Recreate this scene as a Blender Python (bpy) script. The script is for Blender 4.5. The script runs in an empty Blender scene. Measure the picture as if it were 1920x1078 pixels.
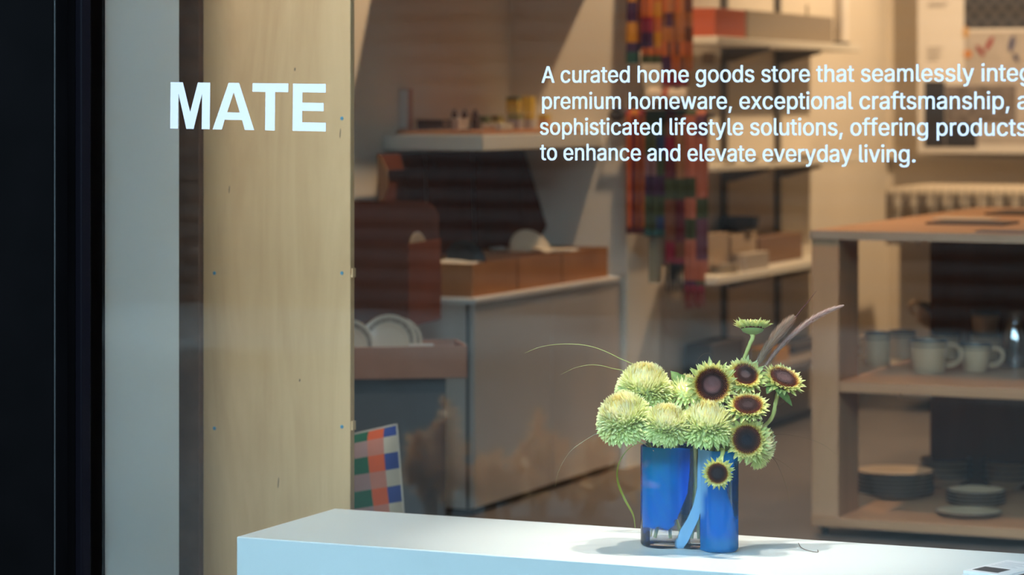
import bpy, math, random, json
from mathutils import Vector, Matrix

# ------------------------------------------------------------------ camera, world, lights
S = bpy.context.scene
COL = S.collection
F = 5264.0                       # focal length in pixels of a 1920 px wide frame
TH = math.atan(2317.0 / F)       # the camera looks this far left of the window's normal
CT, ST = math.cos(TH), math.sin(TH)
EYE = 1.2
HOR = 190.0
V = Vector

cam_d = bpy.data.cameras.new('camera')
cam_d.sensor_width = 36.0
cam_d.lens = F / 1920 * 36
cam_d.shift_y = -(539 - HOR) / 1920
cam_d.dof.use_dof = True
cam_d.dof.focus_distance = 4.98
cam_d.dof.aperture_fstop = 4.0
cam_d.clip_start = 0.05
cam = bpy.data.objects.new('camera', cam_d)
COL.objects.link(cam)
cam.location = (0, 0, EYE)
cam.rotation_euler = (math.pi / 2, 0, TH)
S.camera = cam

S.view_settings.view_transform = 'Standard'
S.view_settings.look = 'None'
S.view_settings.gamma = 1
S.view_settings.use_curve_mapping = False
S.view_settings.exposure = 0.0

W = bpy.data.worlds.new('sky')
S.world = W
W.use_nodes = True
bg = W.node_tree.nodes['Background']
bg.inputs[0].default_value = (0.50, 0.79, 1.0, 1)
bg.inputs[1].default_value = 15.5

def spot(name, loc, target, watts, color, size=60, blend=0.5, radius=0.05):
    l = bpy.data.lights.new(name, 'SPOT')
    l.energy = watts; l.color = color
    l.spot_size = math.radians(size); l.spot_blend = blend; l.shadow_soft_size = radius
    o = bpy.data.objects.new(name, l); COL.objects.link(o)
    o.location = loc
    o.rotation_euler = (V(target) - V(loc)).to_track_quat('-Z', 'Y').to_euler()
    return o

WARM = (1.0, 0.70, 0.42)
SOFT = (1.0, 0.91, 0.80)
spot('ceiling_spot_window', (-1.86, 4.60, 2.8), (-1.74, 4.72, 0.55), 185, SOFT, 30, 1.0, 0.03)
spot('ceiling_spot_window_right', (-1.42, 4.60, 2.8), (-1.62, 4.72, 0.55), 160, SOFT, 32, 1.0, 0.03)
spot('added_fill_panel', (-2.795, 4.60, 2.8), (-2.72, 5.0, 0.9), 120, WARM, 60, 0.9, 0.05)  # added light with no seen source, warms the plywood panel
spot('added_fill_cushion', (-2.35, 5.15, 2.8), (-3.02, 5.85, 0.35), 95, SOFT, 44, 0.8, 0.05)  # fill added to brighten the cushion and trays
spot('added_fill_middle', (-2.1, 6.2, 2.8), (-1.9, 7.8, 0.4), 105, (1.0, 0.60, 0.32), 62, 0.9, 0.06)  # warm fill added in front of the island legs and mugs
spot('ceiling_spot_alcove', (-2.88, 8.05, 2.8), (-3.6, 8.05, 0.9), 135, WARM, 110, 0.7, 0.03)
spot('ceiling_spot_shelves', (-2.0, 10.6, 2.8), (-3.25, 10.55, 0.9), 225, WARM, 94, 0.7, 0.04)
spot('ceiling_spot_island', (-1.7, 9.0, 2.8), (-1.62, 8.9, 0.8), 70, WARM, 92, 0.7, 0.05)

# ------------------------------------------------------------------ where a sight line meets a plane
def ray(px, py):
    u = (px - 960) / F; v = (HOR - py) / F
    return V((u * CT - ST, u * ST + CT, v))
def at_d(px, py, d): return V((0, 0, EYE)) + ray(px, py) * d
def at_Y(px, py, y):
    r = ray(px, py); return V((0, 0, EYE)) + r * (y / r.y)
def at_X(px, py, x):
    r = ray(px, py); return V((0, 0, EYE)) + r * (x / r.x)
def at_Z(px, py, z):
    r = ray(px, py); return V((0, 0, EYE)) + r * ((z - EYE) / r.z)
def depth(p): return -p[0] * ST + p[1] * CT
def z_of(py, d): return EYE + (HOR - py) * d / F
RIGHT = V((CT, ST, 0)); UP = V((0, 0, 1)); NEAR = V((ST, -CT, 0))   # NEAR points to the street side
def cdir(r, u, n): return (RIGHT * r + UP * u + NEAR * n).normalized()

# ------------------------------------------------------------------ materials
MATS = {}
def mat(name, color, rough=0.6, metal=0.0, spec=0.5, var=0.0, scale=20.0, bump=0.0, coat=0.0, stretch=(1, 1, 1)):
    if name in MATS: return MATS[name]
    m = bpy.data.materials.new(name); m.use_nodes = True
    nt = m.node_tree; b = nt.nodes['Principled BSDF']
    b.inputs['Base Color'].default_value = (*color, 1)
    b.inputs['Roughness'].default_value = rough
    b.inputs['Metallic'].default_value = metal
    b.inputs['Specular IOR Level'].default_value = spec
    b.inputs['Coat Weight'].default_value = coat
    if var or bump:
        tc = nt.nodes.new('ShaderNodeTexCoord'); mp = nt.nodes.new('ShaderNodeMapping')
        mp.inputs['Scale'].default_value = stretch
        n = nt.nodes.new('ShaderNodeTexNoise'); n.inputs['Scale'].default_value = scale; n.inputs['Detail'].default_value = 5
        nt.links.new(tc.outputs['Object'], mp.inputs[0]); nt.links.new(mp.outputs[0], n.inputs['Vector'])
        if var:
            r = nt.nodes.new('ShaderNodeValToRGB')
            r.color_ramp.elements[0].position = 0.3; r.color_ramp.elements[1].position = 0.7
            r.color_ramp.elements[0].color = (*[max(0, c * (1 - var)) for c in color], 1)
            r.color_ramp.elements[1].color = (*[min(1, c * (1 + var)) for c in color], 1)
            nt.links.new(n.outputs[0], r.inputs[0]); nt.links.new(r.outputs[0], b.inputs['Base Color'])
        if bump:
            bp = nt.nodes.new('ShaderNodeBump'); bp.inputs['Strength'].default_value = bump; bp.inputs['Distance'].default_value = 0.01
            nt.links.new(n.outputs[0], bp.inputs['Height']); nt.links.new(bp.outputs[0], b.inputs['Normal'])
    MATS[name] = m
    return m

def mat_attr(name, rough=0.6, trans=0.0, spec=0.4):
    """colour from the mesh's own 'Col' attribute (petals, leaves), with a little light passing through"""
    if name in MATS: return MATS[name]
    m = bpy.data.materials.new(name); m.use_nodes = True
    nt = m.node_tree; b = nt.nodes['Principled BSDF']; out = nt.nodes['Material Output']
    a = nt.nodes.new('ShaderNodeAttribute'); a.attribute_name = 'Col'
    nt.links.new(a.outputs['Color'], b.inputs['Base Color'])
    b.inputs['Roughness'].default_value = rough; b.inputs['Specular IOR Level'].default_value = spec
    if trans:
        t = nt.nodes.new('ShaderNodeBsdfTranslucent'); mx = nt.nodes.new('ShaderNodeMixShader')
        mx.inputs[0].default_value = trans
        nt.links.new(a.outputs['Color'], t.inputs[0])
        nt.links.new(b.outputs[0], mx.inputs[1]); nt.links.new(t.outputs[0], mx.inputs[2])
        nt.links.new(mx.outputs[0], out.inputs[0])
    MATS[name] = m
    return m

def mat_wood(name, c0, c1, axis='Z', scale=1.0, rough=0.55, spec=0.3):
    """long grain along one object axis"""
    if name in MATS: return MATS[name]
    m = bpy.data.materials.new(name); m.use_nodes = True
    nt = m.node_tree; b = nt.nodes['Principled BSDF']; L = nt.links.new
    tc = nt.nodes.new('ShaderNodeTexCoord'); mp = nt.nodes.new('ShaderNodeMapping')
    s = {'X': (1.1, 8, 8), 'Y': (8, 1.1, 8), 'Z': (8, 8, 1.1)}[axis]
    mp.inputs['Scale'].default_value = [q * scale for q in s]
    L(tc.outputs['Object'], mp.inputs[0])
    n = nt.nodes.new('ShaderNodeTexNoise'); n.inputs['Scale'].default_value = 1.6; n.inputs['Detail'].default_value = 8
    n.inputs['Roughness'].default_value = 0.6; n.inputs['Distortion'].default_value = 2.2
    L(mp.outputs[0], n.inputs['Vector'])
    n2 = nt.nodes.new('ShaderNodeTexNoise'); n2.inputs['Scale'].default_value = 14; n2.inputs['Detail'].default_value = 3
    L(mp.outputs[0], n2.inputs['Vector'])
    mx = nt.nodes.new('ShaderNodeMath'); mx.operation = 'MULTIPLY_ADD'; mx.inputs[1].default_value = 0.22
    L(n2.outputs[0], mx.inputs[0]); L(n.outputs[0], mx.inputs[2])
    r = nt.nodes.new('ShaderNodeValToRGB')
    r.color_ramp.elements[0].position = 0.36; r.color_ramp.elements[1].position = 0.78
    r.color_ramp.elements[0].color = (*c1, 1); r.color_ramp.elements[1].color = (*c0, 1)
    L(mx.outputs[0], r.inputs[0]); L(r.outputs[0], b.inputs['Base Color'])
    b.inputs['Roughness'].default_value = rough; b.inputs['Specular IOR Level'].default_value = spec
    MATS[name] = m
    return m

def mat_patch(name, palette, seed, stripes=0.0, rough=0.9):
    """woven patchwork: colour cells from the mesh's 'UVP' attribute"""
    m = bpy.data.materials.new(name); m.use_nodes = True
    nt = m.node_tree; b = nt.nodes['Principled BSDF']; L = nt.links.new
    a = nt.nodes.new('ShaderNodeAttribute'); a.attribute_name = 'UVP'
    fl = nt.nodes.new('ShaderNodeVectorMath'); fl.operation = 'FLOOR'; L(a.outputs['Vector'], fl.inputs[0])
    ad = nt.nodes.new('ShaderNodeVectorMath'); ad.operation = 'ADD'; ad.inputs[1].default_value = (seed * 7.13, seed * 3.7, seed)
    L(fl.outputs[0], ad.inputs[0])
    w = nt.nodes.new('ShaderNodeTexWhiteNoise'); L(ad.outputs[0], w.inputs['Vector'])
    r = nt.nodes.new('ShaderNodeValToRGB'); r.color_ramp.interpolation = 'CONSTANT'
    e = r.color_ramp.elements
    while len(e) < len(palette): e.new(0.5)
    for i, c in enumerate(palette):
        e[i].position = i / len(palette)
    for i, c in enumerate(palette):
        e[i].color = (*c, 1)
    L(w.outputs['Value'], r.inputs[0]); L(r.outputs[0], b.inputs['Base Color'])
    b.inputs['Roughness'].default_value = rough; b.inputs['Specular IOR Level'].default_value = 0.1
    return m

# ------------------------------------------------------------------ mesh builder
class MB:
    def __init__(s, off=None):
        s.v = []; s.f = []; s.c = []; s.uv = []; s.off = V(off) if off is not None else V((0, 0, 0))
    def add(s, p, c=None, uv=None):
        s.v.append(V(p) - s.off); s.c.append(c or (1, 1, 1)); s.uv.append(uv or (0, 0, 0)); return len(s.v) - 1
    def face(s, *i): s.f.append(tuple(i))
    def box(s, lo, hi, M=None):
        x0, y0, z0 = lo; x1, y1, z1 = hi
        P = [(x0, y0, z0), (x1, y0, z0), (x1, y1, z0), (x0, y1, z0), (x0, y0, z1), (x1, y0, z1), (x1, y1, z1), (x0, y1, z1)]
        b = len(s.v)
        for p in P: s.add(M @ V(p) if M else p)
        for q in ((3, 2, 1, 0), (4, 5, 6, 7), (0, 1, 5, 4), (1, 2, 6, 5), (2, 3, 7, 6), (3, 0, 4, 7)):
            s.f.append(tuple(b + k for k in q))
        return s
    def prism(s, outline, h0, h1, M=None):
        """outline in local x,y (counter-clockwise), extruded along z"""
        n = len(outline); b = len(s.v)
        for h in (h0, h1):
            for x, y in outline:
                p = V((x, y, h)); s.add(M @ p if M else p)
        s.f.append(tuple(b + i for i in reversed(range(n)))); s.f.append(tuple(b + n + i for i in range(n)))
        for i in range(n):
            j = (i + 1) % n
            s.f.append((b + i, b + j, b + n + j, b + n + i))
        return s
    def lathe(s, prof, seg=40, M=None, c=None):
        b = len(s.v); n = len(prof)
        for k in range(seg):
            a = 2 * math.pi * k / seg
            for r, z in prof:
                p = V((r * math.cos(a), r * math.sin(a), z)); s.add(M @ p if M else p, c)
        for k in range(seg):
            k2 = (k + 1) % seg
            for i in range(n - 1):
                a0, a1, b0, b1 = b + k * n + i, b + k * n + i + 1, b + k2 * n + i, b + k2 * n + i + 1
                if prof[i][0] < 1e-6 and prof[i + 1][0] < 1e-6: continue
                s.f.append((a0, b0, b1, a1))
        return s
    def tube(s, pts, rad, seg=8, c=None, flat=1.0, nrm=None):
        pts = [V(p) for p in pts]; n = len(pts)
        if not hasattr(rad, '__len__'): rad = [rad] * n
        b = len(s.v); prev = None
        for i, p in enumerate(pts):
            t = (pts[min(i + 1, n - 1)] - pts[max(i - 1, 0)]).normalized()
            if prev is None:
                u = V(nrm) if nrm is not None else (V((0, 0, 1)) if abs(t.z) < 0.9 else V((1, 0, 0)))
            else: u = prev
            u = (u - t * u.dot(t)).normalized(); prev = u
            w = t.cross(u)
            cc = c[i] if isinstance(c, list) else c
            for k in range(seg):
                a = 2 * math.pi * k / seg
                s.add(p + (u * math.cos(a) * flat + w * math.sin(a)) * rad[i], cc)
        for i in range(n - 1):
            for k in range(seg):
                k2 = (k + 1) % seg
                s.f.append((b + i * seg + k, b + i * seg + k2, b + (i + 1) * seg + k2, b + (i + 1) * seg + k))
        s.f.append(tuple(b + k for k in reversed(range(seg))))
        s.f.append(tuple(b + (n - 1) * seg + k for k in range(seg)))
        return s
    def grid(s, fn, nu, nv, col=None, uv=None):
        b = len(s.v)
        for i in range(nu + 1):
            for j in range(nv + 1):
                u, w = i / nu, j / nv
                s.add(fn(u, w), col(u, w) if col else None, uv(u, w) if uv else None)
        for i in range(nu):
            for j in range(nv):
                a = b + i * (nv + 1) + j
                s.f.append((a, a + nv + 1, a + nv + 2, a + 1))
        return s
    def build(s, name, m, parent=None, smooth=True, bevel=0.0, sharp=38):
        me = bpy.data.meshes.new(name)
        me.from_pydata([tuple(p) for p in s.v], [], s.f)
        me.materials.append(m)
        at = me.attributes.new('Col', 'FLOAT_COLOR', 'POINT')
        at.data.foreach_set('color', [q for c in s.c for q in (c[0], c[1], c[2], 1.0)])
        if any(u != (0, 0, 0) for u in s.uv):
            a2 = me.attributes.new('UVP', 'FLOAT_VECTOR', 'POINT')
            a2.data.foreach_set('vector', [q for u in s.uv for q in u])
        if smooth:
            me.polygons.foreach_set('use_smooth', [True] * len(me.polygons))
            me.set_sharp_from_angle(angle=math.radians(sharp))
        me.update()
        o = bpy.data.objects.new(name, me); COL.objects.link(o)
        if parent: o.parent = parent
        if bevel:
            bv = o.modifiers.new('edge', 'BEVEL'); bv.width = bevel; bv.segments = 2; bv.limit_method = 'ANGLE'
        return o

def tag(o, label, cat, group=None, kind=None):
    if label: o['label'] = label
    if cat: o['category'] = cat
    if group: o['group'] = group
    if kind: o['kind'] = kind
    return o
def thing(name, loc, label, cat, group=None, rz=0.0):
    o = bpy.data.objects.new(name, None); COL.objects.link(o)
    o.empty_display_size = 0.05
    o.location = loc; o.rotation_euler = (0, 0, rz)
    return tag(o, label, cat, group)
def struct(name, mb, m, parent=None, bevel=0.0, smooth=True):
    o = mb.build(name, m, parent, smooth=smooth, bevel=bevel)
    if not parent: o['kind'] = 'structure'
    return o
def dup(root, loc, rz, label, group=None):
    r = root.copy(); COL.objects.link(r); r.location = loc
    r.rotation_euler = rz if hasattr(rz, '__len__') else (0, 0, rz)
    r['label'] = label
    if group: r['group'] = group
    for ch in list(root.children):
        c = ch.copy(); COL.objects.link(c); c.parent = r
        for g in list(ch.children):
            d = g.copy(); COL.objects.link(d); d.parent = c
    return r
def B(lo, hi, M=None): return MB().box(lo, hi, M)
def frame_M(p, x, y, z):
    return Matrix(((x[0], y[0], z[0], p[0]), (x[1], y[1], z[1], p[1]), (x[2], y[2], z[2], p[2]), (0, 0, 0, 1)))
def axis_M(p, n, up=UP):
    """matrix whose local z is n"""
    n = V(n).normalized(); u = V(up)
    if abs(n.dot(u)) > 0.97: u = RIGHT
    x = u.cross(n).normalized(); y = n.cross(x)
    return frame_M(p, x, y, n)
def bez(p0, p1, p2, p3, n=14):
    p0, p1, p2, p3 = V(p0), V(p1), V(p2), V(p3)
    return [p0 * (1 - t) ** 3 + p1 * 3 * t * (1 - t) ** 2 + p2 * 3 * t * t * (1 - t) + p3 * t ** 3 for t in [i / n for i in range(n + 1)]]
def spline(pts, n=8):
    """Catmull-Rom through the points"""
    P = [V(p) for p in pts]; P = [P[0] * 2 - P[1]] + P + [P[-1] * 2 - P[-2]]; out = []
    for i in range(1, len(P) - 2):
        for k in range(n):
            t = k / n; a, b, c, d = P[i - 1], P[i], P[i + 1], P[i + 2]
            out.append(0.5 * ((2 * b) + (c - a) * t + (2 * a - 5 * b + 4 * c - d) * t * t + (3 * b - a - 3 * c + d) * t ** 3))
    out.append(P[-2]); return out

# ------------------------------------------------------------------ the setting
GY = 4.42                                      # street face of the window glass
m_wall = mat('wall_paint', (0.72, 0.64, 0.53), 0.85, var=0.02, scale=3)
m_white = mat('white_paint', (0.76, 0.78, 0.77), 0.5, var=0.01, scale=6)
m_black = mat('black_frame_paint', (0.0009, 0.0007, 0.0008), 0.5, spec=0.01, var=0.3, scale=6)
m_floor = mat('grey_floor', (0.105, 0.088, 0.078), 0.55, var=0.12, scale=4)
m_ceil = mat('ceiling_paint', (0.7, 0.68, 0.65), 0.9)

struct('floor', B((-4.2, 4.43, -0.4), (2.6, 12.0, 0)), m_floor)
struct('ceiling', B((-4.2, 4.43, 2.9), (2.6, 12.0, 3.05)), m_ceil)
struct('wall_left', B((-3.92, 4.43, 0), (-3.77, 11.6, 2.9)), m_wall)
struct('wall_alcove', B((-3.77, 8.55, 0), (-3.354, 11.6, 2.9)), m_wall)
struct('wall_back', B((-3.92, 11.6, 0), (2.6, 11.75, 2.9)), m_wall)
struct('wall_right', B((2.45, 4.43, 0), (2.6, 11.6, 2.9)), m_wall)

# the shop front: black column, window frame, glass, fascia
XJ0 = at_Y(107, 500, 4.40).x; XJ1 = at_Y(160, 500, 4.40).x
XC = at_Y(101, 500, 4.34).x
struct('wall_front', B((-9.0, 4.34, -0.5), (XC, 4.50, 4.5)), m_black, bevel=0.002)
struct('trim_1', B((-9.0, 4.34, 2.75), (8.0, 4.50, 4.5)), m_black)
struct('trim_2', B((0.9, 4.34, -0.5), (8.0, 4.50, 2.75)), m_black)
struct('trim_3', B((XC, 4.34, -0.5), (0.9, 4.60, -0.02)), m_black)

win = bpy.data.objects.new('window_1', None); COL.objects.link(win); win.location = (-1.0, GY, 0)
win['kind'] = 'structure'
fr = MB((-1.0, GY, 0))
fr.box((XJ0, 4.385, -0.02), (XJ1, 4.47, 2.75))
fr.box((0.82, 4.385, -0.02), (0.90, 4.47, 2.75))
fr.box((XJ1, 4.385, 2.67), (0.82, 4.47, 2.75)); fr.box((XJ1, 4.385, -0.02), (0.82, 4.47, 0.04))
struct('frame', fr, m_black, win, bevel=0.003)
struct('glazing_bead', MB((-1.0, GY, 0)).box((XJ1 - 0.013, 4.3835, -0.02), (XJ1 + 0.002, 4.416, 2.75)), mat('bead_paint', (0.0016, 0.0012, 0.002), 0.45, spec=0.03), win, bevel=0.003)
struct('seal', MB((-1.0, GY, 0)).box((XC + 0.0002, 4.3405, -0.02), (XC + 0.0012, 4.344, 2.75)), mat('grey_seal', (0.0018, 0.0015, 0.0018), 0.6), win)

def glass_material():
    m = bpy.data.materials.new('window_glass'); m.use_nodes = True
    nt = m.node_tree; nt.nodes.clear(); L = nt.links.new
    out = nt.nodes.new('ShaderNodeOutputMaterial'); mx = nt.nodes.new('ShaderNodeMixShader')
    t = nt.nodes.new('ShaderNodeBsdfTransparent'); g = nt.nodes.new('ShaderNodeBsdfGlossy')
    t.inputs[0].default_value = (0.985, 0.995, 0.99, 1)
    g.inputs['Roughness'].default_value = 0.0
    f = nt.nodes.new('ShaderNodeFresnel'); f.inputs[0].default_value = 1.45
    L(f.outputs[0], mx.inputs[0]); L(t.outputs[0], mx.inputs[1]); L(g.outputs[0], mx.inputs[2]); L(mx.outputs[0], out.inputs[0])
    return m
struct('pane', MB((-1.0, GY, 0)).box((XJ1 - 0.01, GY, 0.0), (0.84, GY + 0.008, 2.70)), glass_material(), win, smooth=False)

# white reveal behind the glass, left of the plywood
XR = at_Y(163, 500, 4.44).x
struct('trim_4', B((XR - 0.2, 4.435, 0), (XR, 4.435 + 0.34, 2.9)), m_white, bevel=0.002)

# the street that the glass mirrors
m_asph = mat('asphalt', (0.019, 0.014, 0.0115), 0.8, var=0.25, scale=8)
m_pave = mat('pavement_stone', (0.026, 0.020, 0.0165), 0.8, var=0.25, scale=2)
struct('sidewalk', B((-40, -1.6, -0.6), (25, 4.34, -0.35)), m_pave)
struct('road', B((-40, -6.3, -0.7), (25, -1.6, -0.46)), m_asph)
struct('sidewalk_opposite', B((-40, -9.6, -0.6), (25, -6.3, -0.33)), mat('pale_paving', (0.062, 0.054, 0.048), 0.8, var=0.95, scale=1.3))
# ribbed shutter facade across the street
mb = MB(); prof = []
z = -0.33
while z < 7.6:
    for k in range(6):
        a = k / 6; prof.append((z + 0.15 * a, 0.028 * math.sin(math.pi * a)))
    z += 0.15
for i in range(len(prof)):
    for x in (-40, 25):
        mb.add((x, -9.6 + prof[i][1], prof[i][0]))
for i in range(len(prof) - 1):
    mb.face(2 * i, 2 * i + 2, 2 * i + 3, 2 * i + 1)
bk = len(mb.v)
for x in (-40, 25):
    for zz in (-0.33, 7.6): mb.add((x, -9.9, zz))
mb.face(bk, bk + 1, bk + 3, bk + 2)
struct('wall_opposite', mb, mat('ribbed_shutter', (0.022, 0.017, 0.0135), 0.7, spec=0.2), smooth=True)

# ------------------------------------------------------------------ white plinth, partition
m_plinth = mat('plinth_lacquer', (0.69, 0.75, 0.76), 0.38, spec=0.4, var=0.006, scale=5)
PT = 0.40
o = B((-2.543, 4.52, 0), (-0.30, 4.911, PT)).build('display_plinth', m_plinth, bevel=0.0025)
tag(o, 'long low white display plinth behind the glass, carrying the blue vase', 'plinth')

m_ply = mat_wood('birch_plywood', (0.74, 0.455, 0.235), (0.62, 0.36, 0.175), 'Z', 0.55, 0.55)
m_screw = mat('blue_screw', (0.10, 0.30, 0.42), 0.4)
PY = 5.0
xl = at_Y(381, 500, PY).x; xr = at_Y(657, 500, PY).x
part = thing('plywood_partition', ((xl + xr) / 2, PY, 0), 'tall pale birch plywood panel with small blue screw heads, left of the window display', 'panel')
po = part.location
MB(po).box((xl, PY, 0), (xr, PY + 0.018, 2.88)).build('sheet', m_ply, part, bevel=0.001)
for px, py in ((402, 512), (641, 512), (402, 803), (641, 800), (641, 222)):
    p = at_Y(px, py, PY)
    MB(po).lathe([(0, 0.0012), (0.0030, 0.0010), (0.0038, 0), (0.0038, -0.002)], 14, axis_M(p, (0, -1, 0))).build('screw', m_screw, part)
for px, py in ((659, 511), (659, 797)):
    p = at_Y(px, py, PY + 0.012)
    MB(po).box((xr + 0.0002, PY + 0.003, p.z - 0.009), (xr + 0.004, PY + 0.016, p.z + 0.009)).build('edge_block', m_ply, part)
kb = MB(po)
m_knot = mat('wood_knot', (0.13, 0.08, 0.045), 0.7)
for px, py, h in ((553, 130, 0.0035), (430, 355, 0.008), (522, 905, 0.011), (638, 250, 0.010), (562, 713, 0.003)):
    p = at_Y(px, py, PY - 0.0004)
    pts = [(0.0009 * math.cos(a) * (1 if h > 0.004 else 1.6), h * math.sin(a)) for a in [2 * math.pi * k / 14 for k in range(14)]]
    kb.prism(pts, 0, 0.0003, frame_M(p, (1, 0, 0), (0.08, 0, 1), (0, -1, 0)))
kb.build('knot', m_knot, part)
xp = at_Y(345, 500, 4.99).x
o = B((xp - 0.06, 4.985, 0), (xl - 0.0005, 5.045, 2.88)).build('timber_post', mat('dark_timber', (0.17, 0.085, 0.052), 0.8, spec=0.1, var=0.15, scale=20), bevel=0.002)
tag(o, 'narrow dark brown upright post between white reveal and plywood panel', 'post')

# ------------------------------------------------------------------ cabinet and wall shelves of the alcove
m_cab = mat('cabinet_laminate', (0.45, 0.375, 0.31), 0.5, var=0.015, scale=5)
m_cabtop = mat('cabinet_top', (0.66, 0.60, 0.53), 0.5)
m_gap = mat('dark_gap', (0.03, 0.022, 0.02), 0.8)
CX, CY0, CY1, CZ = -3.372, 7.388, 8.55, 0.629
cab = thing('low_cabinet', (-3.57, 7.97, 0), 'long low off-white cabinet under the three open brown mailer boxes', 'cabinet')
co = cab.location
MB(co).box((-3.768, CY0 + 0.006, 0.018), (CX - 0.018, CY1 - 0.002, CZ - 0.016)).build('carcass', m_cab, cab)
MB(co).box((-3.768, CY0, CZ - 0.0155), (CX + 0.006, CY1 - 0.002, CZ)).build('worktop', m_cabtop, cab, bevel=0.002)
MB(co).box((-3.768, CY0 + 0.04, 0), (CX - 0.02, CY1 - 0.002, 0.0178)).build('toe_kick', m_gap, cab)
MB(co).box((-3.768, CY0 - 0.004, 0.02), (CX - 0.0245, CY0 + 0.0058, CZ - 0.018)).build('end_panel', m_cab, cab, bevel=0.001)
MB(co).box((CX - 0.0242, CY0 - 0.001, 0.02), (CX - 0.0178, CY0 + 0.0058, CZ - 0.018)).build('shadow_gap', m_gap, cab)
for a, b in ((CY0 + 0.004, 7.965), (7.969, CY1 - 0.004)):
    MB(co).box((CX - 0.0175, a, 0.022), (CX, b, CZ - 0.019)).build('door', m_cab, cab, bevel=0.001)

def wall_shelf(z0, z1, label, y0=7.597, x1=-3.439):
    o = B((-3.7695, y0, z0), (x1, 8.5495, z1)).build('wall_shelf', m_wallshelf, bevel=0.002)
    return tag(o, label, 'shelf', 'alcove wall shelves')
m_wallshelf = mat('shelf_lacquer', (0.70, 0.66, 0.58), 0.5, var=0.01)
SZ = 1.100
wall_shelf(1.053, SZ, 'thick white wall shelf holding small boxes, above the brown mailer boxes')
wall_shelf(1.66, 1.707, 'thick white wall shelf on the alcove wall, above the frame of the picture')

# ------------------------------------------------------------------ mailer boxes on the cabinet
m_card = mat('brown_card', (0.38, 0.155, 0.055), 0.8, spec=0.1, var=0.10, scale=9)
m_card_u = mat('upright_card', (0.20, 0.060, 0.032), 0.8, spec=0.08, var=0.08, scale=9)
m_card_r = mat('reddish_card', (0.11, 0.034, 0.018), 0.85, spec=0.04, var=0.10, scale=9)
m_ear = mat('card_ear', (0.33, 0.17, 0.08), 0.75)
m_tissue = mat('tissue_paper', (0.62, 0.56, 0.47), 0.9, bump=0.5, scale=40)
m_plate = mat('cream_glaze', (0.62, 0.51, 0.37), 0.28, coat=0.3)
m_rim = mat('dark_rim', (0.035, 0.032, 0.035), 0.35)

def mailer_body(mb, x0, x1, y0, y1, z0, z1, t=0.004):
    mb.box((x0, y0, z0), (x1, y1, z0 + t))
    mb.box((x0, y0, z0 + t), (x0 + t, y1, z1)); mb.box((x1 - t, y0, z0 + t), (x1, y1, z1))
    mb.box((x0 + t, y0, z0 + t), (x1 - t, y0 + t, z1)); mb.box((x0 + t, y1 - t, z0 + t), (x1 - t, y1, z1))
BX0, BX1, BZ1 = -3.700, -3.398, CZ + 0.097
boxlab = ['open brown mailer box on the cabinet, nearest the window, white tissue inside',
          'open brown mailer box between two others on the cabinet, plate standing in it',
          'open brown mailer box at the far end of the cabinet by the alcove corner']
rng = random.Random(4)
for i, (a, b) in enumerate(((7.436, 7.757), (7.767, 8.105), (8.117, 8.495))):
    c = V(((BX0 + BX1) / 2, (a + b) / 2, CZ))
    t = thing('mailer_box', c, boxlab[i], 'box', 'open mailer boxes on the cabinet')
    mb = MB(c); mailer_body(mb, BX0, BX1, a, b, CZ, BZ1); mb.build('body', m_card, t)
    # raised lid, leaning on the wall: hinge at the back edge
    tilt = 0.03
    Ml = Matrix.Translation(V((BX0, 0, BZ1)) - c) @ Matrix.Rotation(-tilt, 4, 'Y')
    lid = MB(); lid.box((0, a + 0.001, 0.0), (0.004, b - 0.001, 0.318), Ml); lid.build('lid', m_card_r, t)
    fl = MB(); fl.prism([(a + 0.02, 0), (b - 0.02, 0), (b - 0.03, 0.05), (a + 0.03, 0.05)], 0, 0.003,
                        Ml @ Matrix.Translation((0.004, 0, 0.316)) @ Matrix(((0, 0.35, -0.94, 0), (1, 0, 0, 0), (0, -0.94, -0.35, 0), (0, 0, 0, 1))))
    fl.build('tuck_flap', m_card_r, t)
    for s, yy in ((-1, a + 0.001), (1, b - 0.001)):
        if (s == -1 and i == 0) or (s == 1 and i == 2):
            # ear: rounded side flap standing out from the lid
            w = 0.085
            out = [(0, 0.02), (w * 0.7, 0.025), (w * 0.95, 0.06), (w * 0.12, 0.31), (0, 0.316)] if s > 0 else [(0, 0.15), (w * 0.25, 0.165), (w * 0.75, 0.225), (w * 0.7, 0.27), (w * 0.3, 0.305), (0, 0.316)]
            d = V((0.80, s * 0.60, 0)) if s < 0 else V((0.75, s * 0.66, 0))
            Me = Ml @ frame_M(V((0.004, yy, 0)), d, V((0, 0, 1)), V((0, 0, 1)).cross(d) * -1)
            MB().prism(out if s > 0 else out, 0, 0.003, Me).build('ear_flap', m_ear if s < 0 else m_card_r, t)

def plate_profile(r, h=0.014):
    return [(0, 0.003), (r * 0.55, 0.003), (r * 0.62, 0.004), (r * 0.95, h), (r, h), (r * 0.985, h - 0.004), (r * 0.62, 0.0), (0, 0.0)]
def make_plate(p, n, r, label, group=None, h=0.014, rim=True, material=None, rim_t=0.0012):
    t = thing('plate', p, label, 'plate', group)
    M = Matrix.Identity(4)
    q = V(n).to_track_quat('Z', 'Y'); t.rotation_mode = 'XYZ'; t.rotation_euler = q.to_euler()
    MB().lathe(plate_profile(r, h), 44).build('dish', material or m_plate, t)
    if rim:
        MB().lathe([(r * 0.975, h + 0.0004), (r + 0.0005, h + 0.0005), (r + 0.0007, h - rim_t), (r * 0.985, h - rim_t)], 44).build('rim', m_rim, t)
    return t
# plate standing in the middle box
pc = at_X(992, 470, -3.55)
make_plate((pc.x, pc.y, CZ + 0.006 + 0.078), (0.80, -0.50, 0.45), 0.080, 'round cream plate standing in the middle open mailer box', rim=False)
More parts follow.
